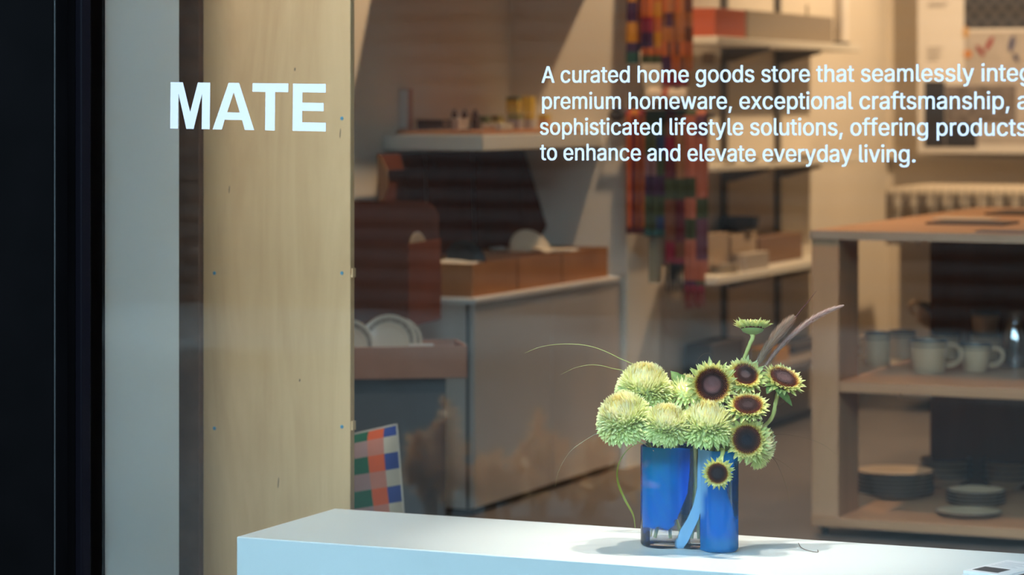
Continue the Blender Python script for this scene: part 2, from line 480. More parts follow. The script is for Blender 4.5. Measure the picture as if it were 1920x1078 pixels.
# plates half hidden in the first box
o = MB().prism([(-0.09, 0), (0.09, 0), (0.09, 0.075), (0.05, 0.118), (-0.06, 0.118), (-0.09, 0.085)], 0, 0.005,
               frame_M(V((-3.56, 7.71, CZ + 0.008)), (0.55, -0.83, 0), (0, 0, 1), (-0.83, -0.55, 0))).build('card_divider', m_card)
tag(o, 'brown card divider sticking up out of the nearest mailer box', 'divider')
make_plate((-3.50, 7.60, CZ + 0.092), (0.75, -0.55, 0.35), 0.066, 'small dark plate leaning in the nearest mailer box', material=mat('black_glaze', (0.02, 0.018, 0.018), 0.3), rim=False)
def tissue(lo, hi, label, seed):
    r = random.Random(seed); x0, y0, z0 = lo; x1, y1, z1 = hi; N = 10
    hs = {(i, j): r.uniform(0, 1) for i in range(N + 1) for j in range(N + 1)}
    mb = MB()
    mb.grid(lambda u, w: V((x0 + (x1 - x0) * u, y0 + (y1 - y0) * w, z1 - 0.012 + 0.016 * hs[(round(u * N), round(w * N))])), N, N)
    mb.box((x0, y0, z0), (x1, y1, z1 - 0.014))
    o = mb.build('tissue_paper', m_tissue, sharp=60); return tag(o, label, 'tissue paper')
tissue((-3.69, 7.442, CZ + 0.006), (-3.405, 7.53, BZ1 + 0.004), 'crumpled white tissue paper in the nearest open mailer box', 1)
tissue((-3.69, 8.20, CZ + 0.006), (-3.405, 8.30, BZ1 + 0.003), 'crumpled white tissue paper in the farthest open mailer box', 2)

# ------------------------------------------------------------------ charcoal stand with trays and the upright box
m_char = mat('charcoal_laminate', (0.075, 0.072, 0.074), 0.6, var=0.1, scale=8)
ang = 0.57
ex = V((math.cos(ang), math.sin(ang), 0)); ey = V((-math.sin(ang), math.cos(ang), 0))
TZ = z_of(707, 7.3)
pr = at_d(836, 705, 7.3); pr.z = 0
st = thing('charcoal_stand', pr, 'dark charcoal display stand beneath the brown trays of plates', 'stand', rz=ang)
MB().box((-0.50, 0, 0), (0, 0.24, TZ)).build('lower_block', m_char, st, bevel=0.002)
RZ = 0.583
MB().box((-0.50, 0.241, 0), (-0.13, 0.42, RZ - 0.001)).build('upper_step', m_char, st, bevel=0.002)
m_tray = mat('tray_board', (0.36, 0.16, 0.09), 0.7, var=0.08, scale=10)
def tray(corner, w, dpt, h, label):
    t = thing('tray_box', corner, label, 'tray', 'brown trays of plates', rz=ang)
    mb = MB(); mailer_body(mb, -w, 0, 0, dpt, 0, h, 0.006); mb.build('body', m_tray, t, bevel=0.0008)
    return t
c1 = at_d(876, 700, 7.28); c1.z = TZ + 0.0005
tray(c1, 0.300, 0.20, 0.083, 'shallow brown tray of standing plates on the charcoal stand')
c2 = c1 - ex * 0.306
tray(c2, 0.24, 0.20, 0.083, 'shallow brown tray beside the plywood edge, second on the charcoal stand')
pn = (NEAR * 0.93 + UP * 0.36 - RIGHT * 0.1)
def tray_plate(px, dd, r, label):
    q = at_d(px, 640, dd); q.z = TZ + 0.008 + r * 0.93
    t = make_plate(q, pn, r, label, 'plates standing in the trays', rim=False)
    zf = lambda k: 0.004 + (k - 0.62) / 0.33 * 0.010
    MB().lathe([(r * 0.74, zf(0.74)), (r * 0.74, zf(0.74) + 0.0007), (r * 0.90, zf(0.90) + 0.0007), (r * 0.90, zf(0.90))], 44).build('rim_pattern', mat('rim_pattern', (0.30, 0.25, 0.19), 0.4, var=0.5, scale=160), t)
tray_plate(729, 7.40, 0.076, 'patterned pale plate standing in the brown tray, whole arc in view')
tray_plate(744, 7.45, 0.070, 'second pale plate standing right behind the arc plate in brown tray')
tray_plate(652, 7.33, 0.072, 'pale plate in the other brown tray, cut off by the plywood edge')
o = MB().box((-0.15, 0.02, 0.0), (-0.085, 0.035, 0.012), Matrix.Translation(c1 + V((0, 0, 0.075))) @ Matrix.Rotation(ang, 4, 'Z')).build('paper_slip', m_tissue)
tag(o, 'small cream paper slip lying on the front edge of brown tray', 'paper')
# upright reddish mailer box
a2 = 0.14
bc = at_d(766, 600, 7.66); bc.z = RZ
fx = V((math.cos(a2), math.sin(a2), 0))
ub = thing('mailer_box', bc, 'tall reddish-brown mailer box with rounded lid flap, beside the plywood panel', 'box', rz=a2)
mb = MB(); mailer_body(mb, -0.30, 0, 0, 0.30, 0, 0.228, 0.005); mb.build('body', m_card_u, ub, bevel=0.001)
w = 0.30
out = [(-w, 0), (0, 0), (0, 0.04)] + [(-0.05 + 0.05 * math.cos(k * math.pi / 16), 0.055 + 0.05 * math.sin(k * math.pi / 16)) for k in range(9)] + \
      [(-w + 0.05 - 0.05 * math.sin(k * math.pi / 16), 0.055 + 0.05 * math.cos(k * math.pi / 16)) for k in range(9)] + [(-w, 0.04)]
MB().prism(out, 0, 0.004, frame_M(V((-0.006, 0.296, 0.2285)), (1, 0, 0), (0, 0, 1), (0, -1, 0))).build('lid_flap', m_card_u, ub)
q = bc + V((-0.034 * math.cos(a2) - 0.17 * math.sin(a2), 0.17 * math.cos(a2) - 0.034 * math.sin(a2), 0.228 - 0.070))
make_plate(q, (math.cos(a2), math.sin(a2), 0.10), 0.095, 'pale plate leaning inside the tall reddish mailer box', rim=False)

# ------------------------------------------------------------------ things on the alcove shelf
def shelf_box(px0, px1, pyt, plane, val, color, name, label, cat='box', group='small boxes on the alcove shelf', z0=None, dp=None, cap=None, rough=0.6):
    z0 = SZ if z0 is None else z0
    pm = (px0 + px1) / 2
    p = at_Y(pm, 200, val) if plane == 'Y' else at_X(pm, 200, val)
    d = depth(p); wd = (px1 - px0) * d / F
    dp = dp or wd * 0.6
    w = max(0.006, (wd - dp * ST) / CT)
    h = z_of(pyt, d) - z0
    m = mat('card_%02x%02x%02x' % tuple(int(255 * min(1, c)) for c in color), color, rough)
    base = V((p.x, p.y, z0))
    if cap:
        t = thing(name, base, label, cat, group)
        MB().box((-w / 2, -dp / 2, 0.0003), (w / 2, dp / 2, h * (1 - cap[0]))).build('carton', m, t, bevel=0.001)
        MB().box((-w / 2, -dp / 2, h * (1 - cap[0])), (w / 2, dp / 2, h)).build('carton_lid', mat('card_cap_%d' % int(1000 * sum(cap[1])), cap[1], rough), t, bevel=0.001)
        return t
    o = MB().box((-w / 2, -dp / 2, 0.0003), (w / 2, dp / 2, h)).build(name, m, bevel=0.001)
    o.location = base
    return tag(o, label, cat, group)
# low wooden board the things stand on
ob = B((-3.74, 7.625, SZ + 0.0003), (-3.452, 8.40, SZ + 0.012)).build('wooden_board', mat_wood('board_wood', (0.42, 0.19, 0.08), (0.30, 0.12, 0.05), 'Y'), bevel=0.002)
tag(ob, 'thin orange-brown wooden board along the alcove shelf', 'board')
SB = SZ + 0.0125
t = shelf_box(742, 774, 166, 'Y', 7.72, (0.50, 0.27, 0.19), 'tall_box', 'tall slim pinkish box with pale front at the left end of alcove shelf', z0=SB, dp=0.03)
t2 = t.location
m_palelab = mat('pale_print', (0.62, 0.57, 0.52), 0.7)
d_ = t.dimensions if hasattr(t, 'dimensions') else None
wx = (max(v.co.x for v in t.data.vertices)); hz = max(v.co.z for v in t.data.vertices)
lb = MB().box((-wx * 0.45, -0.0165, 0.006), (wx * 0.98, -0.0152, hz * 0.97)).build('front_label', m_palelab, t)
DK = (0.075, 0.055, 0.05)
shelf_box(782, 846, 224, 'Y', 7.76, DK, 'flat_box', 'dark grey flat box lying on alcove shelf right of the tall pinkish box', z0=SB, dp=0.06)
shelf_box(846, 878, 222, 'Y', 7.82, (0.50, 0.42, 0.36), 'flat_box', 'pale flat box under two tiny dark bottles on alcove shelf', z0=SB, dp=0.07)
m_bottle = mat('amber_bottle', (0.06, 0.025, 0.018), 0.25)
m_bcap = mat('bottle_cap', (0.02, 0.018, 0.02), 0.4)
pb = at_Y(862, 222, 7.82); zb = z_of(222, depth(pb)) + 0.001
for px, y, lab in ((852, 7.82, 'tiny dark bottle on the pale flat box, left of the two'), (871, 7.82, 'tiny dark bottle on the pale flat box, right of the two'),
                   (891, 7.86, 'tiny dark bottle standing on a small dark box, right of two others')):
    p = at_Y(px, 222, y)
    bt = thing('small_bottle', (p.x, p.y, zb), lab, 'bottle', 'tiny bottles on the alcove shelf')
    MB().lathe([(0, 0), (0.0085, 0), (0.0095, 0.002), (0.0095, 0.014), (0.005, 0.018), (0, 0.018)], 18).build('glass_body', m_bottle, bt)
    MB().lathe([(0, 0.0182), (0.0055, 0.0182), (0.0055, 0.026), (0, 0.026)], 14).build('cap', m_bcap, bt)
shelf_box(884, 900, 222, 'Y', 7.86, DK, 'small_box', 'small dark box below the third tiny bottle', z0=SB, dp=0.02)
YL, OL, GN, CRM = (0.55, 0.38, 0.05), (0.20, 0.17, 0.05), (0.10, 0.12, 0.05), (0.52, 0.46, 0.36)
shelf_box(862, 882, 242, 'Y', 7.64, (0.01, 0.01, 0.012), 'small_box', 'small black box at the front edge of alcove shelf', dp=0.02, z0=SB)
shelf_box(803, 828, 243, 'Y', 7.632, (0.55, 0.32, 0.17), 'small_box', 'small orange-tan block at the front edge of alcove shelf', dp=0.012, z0=SB)
shelf_box(902, 962, 231, 'X', -3.50, CRM, 'flat_box', 'long pale flat box on alcove shelf in front of green lids', dp=0.09, z0=SB)
for k, (a, b, top, col, cap, lab) in enumerate((
        (896, 920, 217, (0.24, 0.22, 0.10), (0.55, GN), 'small carton with dark green lid, first in the back row on alcove shelf'),
        (921, 944, 216, (0.45, 0.36, 0.10), (0.4, OL), 'small carton with olive lid, second in the back row on alcove shelf'),
        (952, 981, 215, (0.36, 0.34, 0.36), (0.34, (0.22, 0.22, 0.05)), 'grey carton with green-yellow lid on alcove shelf'),
        (983, 1004, 214, (0.42, 0.40, 0.40), (0.36, YL), 'grey carton with yellow lid on alcove shelf beside green-lidded one'),
        (1008, 1033, 214, (0.55, 0.30, 0.17), (0.34, YL), 'orange carton with yellow lid on alcove shelf behind the lettering'),
        (1036, 1062, 214, (0.60, 0.30, 0.12), (0.34, (0.62, 0.34, 0.07)), 'orange carton with orange-yellow lid, last on alcove shelf'))):
    shelf_box(a, b, top, 'X', -3.60, col, 'lidded_carton', lab, z0=SB, dp=0.035, cap=cap)
pz = at_X(980, 214, -3.63); zt = z_of(214, depth(at_X(980, 214, -3.60))) + 0.0015
shelf_box(949, 978, 181, 'X', -3.615, (0.50, 0.33, 0.04), 'lidded_carton', 'yellow carton with olive band, left of two stacked on lidded cartons', z0=zt, dp=0.03, cap=(0.22, (0.12, 0.13, 0.06)))
shelf_box(979, 1004, 181, 'X', -3.615, (0.62, 0.42, 0.05), 'small_box', 'plain yellow carton, right of two stacked on lidded cartons', z0=zt, dp=0.03)
for px, lab in ((911, 'tiny shiny glass jar at the shelf edge, left of two'), (923, 'tiny shiny glass jar at the shelf edge, right of two')):
    p = at_X(px, 246, -3.466)
    o = MB((0, 0, 0)).lathe([(0, 0), (0.008, 0), (0.0095, 0.004), (0.0095, 0.010), (0.006, 0.013), (0, 0.013)], 20).build('tiny_jar', mat('shiny_jar', (0.75, 0.55, 0.38), 0.12, metal=0.6))
    o.location = (p.x, p.y, SB); tag(o, lab, 'jar', 'tiny jars at the alcove shelf edge')

# ------------------------------------------------------------------ hanging throws
RY = 8.49
def rail(z, label):
    t = thing('hanging_rail', (-3.39, 8.55, z), label, 'rail', 'rails for the hanging throws')
    MB().tube([(0, -0.001, 0), (0, RY - 8.55, 0), (0.36, RY - 8.55, 0)], 0.007, 12).build('rod', m_rail, t)
    MB().lathe([(0, 0), (0.022, 0), (0.022, 0.006), (0, 0.006)], 20, axis_M(V((0, -0.0005, 0)), (0, -1, 0))).build('wall_flange', m_rail, t)
m_rail = mat('rail_steel', (0.10, 0.09, 0.09), 0.4, metal=0.7)
ZR1, ZR2 = 1.72, 1.155
rail(ZR1, 'thin dark rail for throws, above the frame of the picture')
rail(ZR2, 'thin dark rail on the wall corner carrying the lower woven throws')
OR, RD, PU, YE, BR, GR, BL, TE, SA, DR = (0.42, 0.105, 0.022), (0.20, 0.012, 0.028), (0.055, 0.02, 0.06), (0.46, 0.20, 0.02), (0.15, 0.055, 0.028), (0.055, 0.07, 0.032), (0.03, 0.045, 0.11), (0.02, 0.08, 0.075), (0.42, 0.13, 0.08), (0.10, 0.014, 0.02)
def throw(px0, px1, pyb, zr, cells, palette, seed, label, band=None, fringe=None, y=RY, folds=3, name='woven_throw'):
    p0, p1 = at_Y(px0, 300, y), at_Y(px1, 300, y)
    zb = z_of(pyb, depth((p0 + p1) / 2)); w = p1.x - p0.x
    c = V(((p0.x + p1.x) / 2, y, zr))
    t = thing(name, c, label, 'throw', 'woven throws on the wall corner')
    H = zr - zb; rr = 0.013
    ph = seed * 1.3
    mb = MB()
    # sheet folded over the rail: back leg, over the top, front leg; closed as a thin solid
    NU, NV = 24, 34
    def path(v):
        if v < 0.40: return (rr, -H * 0.9 * (1 - v / 0.40))
        if v < 0.50:
            a = (v - 0.40) / 0.10 * math.pi; return (rr * math.cos(a), rr * math.sin(a) + 0.001)
        return (-rr, -H * (v - 0.5) / 0.5)
    def fn(th):
        def f(u, v):
            dy, z = path(v)
            k = min(1, abs(z) / (0.12 + 1e-6)) if z < 0 else 0
            fold = 0.010 * k * math.sin(u * math.pi * 2 * folds + ph) + 0.004 * k * math.sin(u * 17 + ph * 2 + z * 6)
            side = -1 if v > 0.45 else 1
            return V(((u - 0.5) * w * (1 + 0.05 * math.sin(z * 7 + ph)), dy + side * (abs(fold) * 0.4 + th) + (fold * 0.5 if v > 0.45 else 0), z + (th if 0.40 <= v < 0.50 else 0)))
        return f
    def uv(u, v):
        dy, z = path(v); return (u * cells[0] + 0.001, -z / H * cells[1] + 0.003, 1.5)
    mb.grid(fn(0.004), NU, NV, uv=uv)
    n1 = len(mb.v)
    mb.grid(fn(0.0), NU, NV, uv=uv)
    R = NV + 1
    def idx(i, j, s): return s * n1 + i * R + j
    for i in range(NU):
        mb.face(idx(i, NV, 0), idx(i + 1, NV, 0), idx(i + 1, NV, 1), idx(i, NV, 1))
        mb.face(idx(i, 0, 0), idx(i, 0, 1), idx(i + 1, 0, 1), idx(i + 1, 0, 0))
    for j in range(NV):
        mb.face(idx(0, j, 0), idx(0, j + 1, 0), idx(0, j + 1, 1), idx(0, j, 1))
        mb.face(idx(NU, j, 0), idx(NU, j, 1), idx(NU, j + 1, 1), idx(NU, j + 1, 0))
    mb.build('cloth', mat_patch('woven_%d' % seed, palette, seed), t, sharp=70)
    if band:
        col, hb = band
        fb = fn(0.0055); mb = MB()
        v0 = 1 - hb / H * 0.5
        mb.grid(lambda u, v: fb(u, v0 + (1 - v0) * v) + V((0, -0.001, -0.002 * v)), NU, 3)
        mb.grid(lambda u, v: fb(u, v0 + (1 - v0) * v) + V((0, 0.003, -0.002 * v)), NU, 3)
        mb.build('hem', mat('hem_%d' % seed, col, 0.9), t)
    if fringe:
        col, L_ = fringe; mb = MB(); r = random.Random(seed); f = fn(0.003)
        for k in range(26):
            u = (k + 0.5) / 26; p = f(u, 1.0)
            mb.tube([p, p + V((r.uniform(-.003, .003), r.uniform(-.002, .002), -L_ * 0.5)), p + V((r.uniform(-.006, .006), 0, -L_ * r.uniform(0.85, 1)))], [0.0016, 0.0016, 0.0008], 4)
        mb.build('fringe', mat('fringe_%d' % seed, col, 0.9), t)
    return t
throw(1180, 1203, 118, ZR1, (1.3, 6), [YE, PU, DR, PU, YE, OR], 3, 'narrow purple and yellow throw, leftmost on the upper rail', band=(TE, 0.035), folds=1)
throw(1206, 1244, 118, ZR1, (1.7, 8), [OR, RD, OR, YE, RD, PU], 5, 'orange and crimson patchwork throw on the upper rail', band=(GR, 0.025), folds=2)
throw(1247, 1294, 160, ZR1, (6, 10), [BR, OR, BR, (0.32, 0.12, 0.05), PU, (0.36, 0.13, 0.04)], 8, 'brown and rust striped throw, rightmost on the upper rail', band=(RD, 0.03), fringe=None, folds=2)
throw(1177, 1213, 437, ZR2, (6, 0.9), [OR, YE, RD, OR, DR, (0.5, 0.10, 0.03)], 11, 'red and orange striped throw, leftmost on the lower rail', band=(DR, 0.02), folds=4)
throw(1213, 1251, 442, ZR2, (1.8, 6), [BL, GR, PU, GR, (0.22, 0.12, 0.14), BL], 14, 'blue and green patchwork throw with teal hem on the lower rail', band=(TE, 0.022), folds=2)
throw(1251, 1287, 492, ZR2, (1.9, 7), [DR, BR, GR, (0.28, 0.13, 0.06), PU, RD], 17, 'dark red and brown patchwork throw with black fringe on lower rail', band=(RD, 0.015), fringe=((0.012, 0.012, 0.014), 0.10), folds=2)
throw(1287, 1325, 545, ZR2, (1.8, 8.5), [SA, PU, SA, GR, SA, (0.14, 0.06, 0.09)], 20, 'salmon and purple checked throw, longest on the lower rail', band=(RD, 0.02), fringe=((0.22, 0.035, 0.035), 0.06), folds=2)
throw(1222, 1246, 530, ZR2, (2, 5), [(0.42, 0.32, 0.2), (0.36, 0.28, 0.18), GR], 23, 'pale beige and green throw hanging behind the blue one', y=RY + 0.028, folds=1)
# rolled cloth on the wall between the two rails
mr = MB()
pr_ = at_Y(1253, 205, RY)
t = thing('rolled_throw', (pr_.x, RY, ZR2 + 0.018), 'pale rolled throw lying on top of the lower rail', 'throw')
sp = [(0.004 + 0.030 * k / 50, k / 50 * 5 * math.pi) for k in range(51)]
MB().lathe([(0, -0.07), (0.03, -0.07), (0.036, -0.06), (0.037, 0.06), (0.03, 0.07), (0, 0.07)], 28, axis_M(V((0, 0, 0.037)), (1, 0, 0))).build('roll', mat('roll_cloth', (0.55, 0.45, 0.36), 0.95, var=0.15, scale=40), t)
MB().lathe([(0.0375, -0.012), (0.0385, -0.010), (0.0385, 0.010), (0.0375, 0.012)], 28, axis_M(V((0, 0, 0.037)), (1, 0, 0))).build('tie_band', mat('roll_band', (0.35, 0.10, 0.06), 0.9), t)

# ------------------------------------------------------------------ long wall shelves deeper in the shop
SXF, SY0, SY1 = -3.15, 8.86, 10.52
m_sh = mat('shop_shelf', (0.72, 0.66, 0.56), 0.5)
m_up = mat('shelf_upright', (0.16, 0.145, 0.13), 0.5, metal=0.3)
for k, px in enumerate((1361, 1461)):
    p = at_X(px, 300, -3.34)
    o = B((-3.3535, p.y - 0.016, 0.08), (-3.336, p.y + 0.016, 2.3)).build('shelf_upright', m_up, bevel=0.002)
    tag(o, ('dark metal shelf upright on the wall, first one right of the throws', 'dark metal shelf upright on the wall, second one right of the throws')[k], 'upright', 'shelf uprights')
Z1, Z2, Z3, Z4 = 1.418, 0.984, 0.612, 0.26
for z, th, lab in ((Z1, 0.026, 'long pale wall shelf with red box and white bottle, highest in view'), (Z2, 0.02, 'long pale wall shelf carrying shiny serving spoons'),
                   (Z3, 0.026, 'long pale wall shelf with dark bowl and brown boxes, right of throws'), (Z4, 0.026, 'long brown wall shelf near the floor, behind the sunflowers')):
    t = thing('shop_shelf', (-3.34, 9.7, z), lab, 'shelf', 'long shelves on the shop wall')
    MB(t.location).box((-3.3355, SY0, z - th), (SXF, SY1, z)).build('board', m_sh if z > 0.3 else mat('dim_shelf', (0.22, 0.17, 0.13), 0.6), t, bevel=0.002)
    for px in (1361, 1461):
        p = at_X(px, 300, -3.34)
        MB(t.location).prism([(0, 0), (0.16, 0), (0.16, -0.012), (0.02, -0.05), (0, -0.05)], -0.004, 0.004,
                             frame_M(V((-3.3355, p.y, z - th)), (1, 0, 0), (0, 0, 1), (0, -1, 0))).build('bracket', m_up, t)

def on_shelf(px0, px1, pyt, x, z0, color, name, label, cat, group=None, ly=None, rough=0.6, lx=0.10):
    """box standing on a shop shelf: spans px0..px1 on the plane x, lx deep towards the wall"""
    a, b = at_X(px0, 300, x), at_X(px1, 300, x)
    h = z_of(pyt, depth((a + b) / 2)) - z0
    c = V((x - lx / 2, (a.y + b.y) / 2, z0 + 0.0003)); w = b.y - a.y
    o = MB().box((-lx / 2, -w / 2, 0), (lx / 2, w / 2, h)).build(name, mat('goods_%02x%02x%02x' % tuple(int(255 * q) for q in color), color, rough), bevel=0.003)
    o.location = c
    return tag(o, label, cat, group)
rb = on_shelf(1341, 1398, 17, -3.20, Z1, (0.38, 0.075, 0.03), 'red_box', 'red-orange box with dark top on the highest shop shelf', 'box')
bx = rb.data.vertices
on_shelf(1402, 1562, 26, -3.24, Z1, (0.27, 0.22, 0.17), 'storage_box', 'long low grey-brown box on the highest shop shelf beside red box', 'box')
p = at_X(1577, 70, -3.22)
t = thing('white_bottle', (p.x, p.y, Z1 + 0.0003), 'tall white bottle with dark foot on the highest shop shelf', 'bottle')
r_ = 27 * depth(p) / F / 2
MB().lathe([(0, 0), (r_ * 1.15, 0), (r_ * 1.15, 0.012), (0, 0.012)], 24).build('foot', m_rim, t)
MB().lathe([(0, 0.0122), (r_, 0.0122), (r_, 0.20), (r_ * 0.5, 0.235), (r_ * 0.45, 0.27), (0, 0.27)], 28).build('body', mat('white_ceramic', (0.85, 0.78, 0.70), 0.4), t)
# steel serving spoons on the middle shelf
m_steel = mat('polished_steel', (0.62, 0.58, 0.52), 0.18, metal=1.0)
for k, px in enumerate((1362, 1402, 1445, 1490, 1508)):
    p = at_X(px, 268, -3.19)
    t = thing('serving_spoon', (p.x, p.y, Z2 + 0.006), 'shiny steel serving spoon on the middle shop shelf, %s' % ('first beside the throws', 'second from the throws', 'third from the throws', 'fourth from the throws', 'farthest from the throws')[k], 'spoon', 'steel spoons on the middle shelf', rz=0.2 + 0.05 * k)
    mb = MB(); mb.tube(bez((0, 0, 0.012), (-0.02, 0.06, 0.03), (-0.05, 0.12, 0.012), (-0.07, 0.18, 0.0), 10), [0.004] * 10 + [0.006], 8, flat=0.5); mb.build('handle', m_steel, t)
    MB().lathe([(0, 0), (0.012, 0.001), (0.022, 0.006), (0.028, 0.016), (0.027, 0.016), (0.02, 0.007), (0, 0.002)], 24, Matrix.Translation((0.012, -0.025, -0.005)) @ Matrix.Scale(1.3, 4, (0, 1, 0))).build('bowl', m_steel, t)
# lower shelf goods
LT = (0.42, 0.30, 0.20)
on_shelf(1326, 1366, 438, -3.24, Z3, LT, 'kraft_box', 'pale brown box on lower shop shelf, left one under the dark bowl', 'box', 'brown boxes on the lower shop shelf')
on_shelf(1371, 1419, 438, -3.24, Z3, LT, 'kraft_box', 'pale brown box on lower shop shelf, right one under the dark bowl', 'box', 'brown boxes on the lower shop shelf')
on_shelf(1423, 1505, 441, -3.24, Z3, (0.22, 0.12, 0.07), 'kraft_box', 'dark brown long box on lower shop shelf, right of dark bowl', 'box', 'brown boxes on the lower shop shelf')
on_shelf(1398, 1442, 474, -3.165, Z3, (0.38, 0.31, 0.25), 'kraft_box', 'small pale grey block at the front of lower shop shelf', 'box', 'brown boxes on the lower shop shelf', lx=0.06)
a_, b_ = at_X(1338, 430, -3.29), at_X(1420, 430, -3.29)
zb = z_of(438, depth(at_X(1372, 300, -3.24))) + 0.001
t = thing('dark_bowl', (-3.275, (a_.y + b_.y) / 2, zb), 'wide dark grey bowl on top of the pale brown boxes, lower shop shelf', 'bowl')
MB().lathe([(0, 0), (0.05, 0), (0.064, 0.012), (0.070, 0.05), (0.068, 0.05), (0.060, 0.014), (0, 0.006)], 36).build('body', mat('dark_stoneware', (0.035, 0.035, 0.042), 0.5), t)
p = at_X(1352, 492, -3.225)
for k in range(3):
    make_plate((p.x, p.y, Z3 + 0.0005 + k * 0.009), (0, 0, 1), 0.068 - 0.002 * k, ('wide pale dish at the front of lower shop shelf, lowest of three', 'wide pale dish in the middle of a stack of three, lower shop shelf', 'dark-rimmed pale dish on top of a stack of three, lower shop shelf')[k], 'dishes on the lower shop shelf', h=0.012, rim=(k == 2))
on_shelf(1455, 1480, 652, -3.18, Z4, (0.45, 0.22, 0.05), 'amber_block', 'small amber block on the lowest shop shelf behind grass plume', 'block')
on_shelf(1335, 1395, 640, -3.24, Z4, (0.06, 0.05, 0.05), 'dark_crate', 'dark crate on the lowest shop shelf, left one', 'crate', 'crates on the lowest shop shelf')
on_shelf(1490, 1560, 640, -3.24, Z4, (0.07, 0.055, 0.05), 'dark_crate', 'dark crate on the lowest shop shelf, right one beside the island', 'crate', 'crates on the lowest shop shelf')
# small plaque on the wall
a_ = at_X(1328, 110, -3.352)
o = MB().box((0, -0.06, -0.02), (0.004, 0.06, 0.02)).build('wall_plaque', mat('plaque', (0.36, 0.28, 0.22), 0.7), bevel=0.001)
o.location = (-3.3535, a_.y, a_.z); tag(o, 'small grey-brown plaque on the wall above the lettering', 'plaque')

# ------------------------------------------------------------------ poster and draped table at the back
BY = 11.50
q0 = at_Y(1720, 287, BY)
m_paper = mat('poster_paper', (0.80, 0.76, 0.72), 0.8)
m_inkd = mat('poster_ink', (0.035, 0.035, 0.045), 0.8)
pt = thing('poster_board', (q0.x + 0.4, BY, q0.z), 'large white poster board with dark checked picture and dark blocks on back wall', 'poster')
po = pt.location
MB(po).box((q0.x, BY, q0.z), (q0.x + 0.82, BY + 0.012, q0.z + 1.15)).build('board', m_paper, pt, bevel=0.002)
for px in (1740, 1900):
    p = at_Y(px, 200, BY)
    MB(po).box((p.x - 0.01, BY + 0.0122, q0.z + 0.2), (p.x + 0.01, 11.5995, q0.z + 0.22)).build('standoff', m_up, pt)
def patch(px0, py0, px1, py1, m, name, th=0.0008):
    a, b = at_Y(px0, py1, BY), at_Y(px1, py0, BY)
    MB(po).box((a.x, BY - th, a.z), (b.x, BY - 0.0001, b.z)).build(name, m, pt, smooth=False)
m_mid = mat('poster_grey', (0.36, 0.32, 0.30), 0.8)
patch(1808, 58, 2010, 270, mat('poster_picture', (0.50, 0.45, 0.42), 0.8, var=0.15, scale=14), 'picture_field', 0.0004)
patch(1733, 152, 1772, 276, m_inkd, 'dark_block')
patch(1773, 232, 1832, 276, m_inkd, 'dark_block')
patch(1773, 160, 1905, 231, mat('poster_photo', (0.20, 0.17, 0.16), 0.8, var=0.4, scale=22), 'photo_block')
# checked cloth picture
a, b = at_Y(1808, 54, BY), at_Y(1990, -60, BY)
mb = MB(po)
mb.box((a.x, BY - 0.0006, a.z), (b.x, BY - 0.0001, b.z)); mb.build('checked_picture', mat('poster_check', (0.085, 0.08, 0.085), 0.8), pt, smooth=False)
mb = MB(po)
for i in range(14):
    for j in range(7):
        if (i + j) % 2 == 0:
            w = (b.x - a.x) / 14; h = (b.z - a.z) / 7
            mb.box((a.x + i * w + w * .15, BY - 0.0012, a.z + j * h + h * .15), (a.x + (i + 1) * w - w * .15, BY - 0.0007, a.z + (j + 1) * h - h * .15))
mb.build('check_marks', m_inkd, pt, smooth=False)
def dash(px, py, w, h, rot, color, nm):
    c = at_Y(px, py, BY); s = depth(c) / F
    M = frame_M(V((c.x, BY - 0.0016, c.z)), (math.cos(rot), 0, math.sin(rot)), (-math.sin(rot), 0, math.cos(rot)), (0, -1, 0))
    MB(po).prism([(w * s * .5 * math.cos(k * math.pi / 8), h * s * .5 * math.sin(k * math.pi / 8)) for k in range(16)], 0, 0.0006, M).build(nm, mat('ink_%d%d' % (px, py), color, 0.8), pt, smooth=False)
dash(1815, 101, 17, 16, 0, (0.62, 0.27, 0.10), 'orange_mark'); dash(1811, 60, 11, 22, 0, (0.62, 0.36, 0.14), 'orange_mark')
dash(1838, 95, 9, 26, 0.6, (0.30, 0.05, 0.05), 'red_mark'); dash(1855, 82, 10, 30, -0.5, (0.33, 0.05, 0.05), 'red_mark')
dash(1897, 82, 10, 32, -0.2, (0.05, 0.06, 0.16), 'blue_mark'); dash(1905, 108, 8, 18, 0.5, (0.05, 0.06, 0.14), 'blue_mark')
def grey_lines(px0, px1, ys, nm):
    mb = MB(po)
    for k, y in enumerate(ys):
        a, b = at_Y(px0, y + 2, BY), at_Y(px1 - (k * 7) % 11, y - 1, BY)
        mb.box((a.x, BY - 0.0012, a.z), (b.x, BY - 0.0003, b.z))
    mb.build(nm, m_mid, pt, smooth=False)
grey_lines(1740, 1778, (6, 11), 'printed_lines'); grey_lines(1738, 1768, (90, 97, 104, 111), 'printed_lines')
# narrow ledge under the poster
q1 = at_Y(1662, 292, 11.58)
o = B((q1.x, 11.565, q1.z - 0.012), (q1.x + 0.9, 11.5995, q1.z)).build('picture_ledge', m_sh, bevel=0.001)
tag(o, 'thin pale ledge on the back wall under the poster', 'ledge')

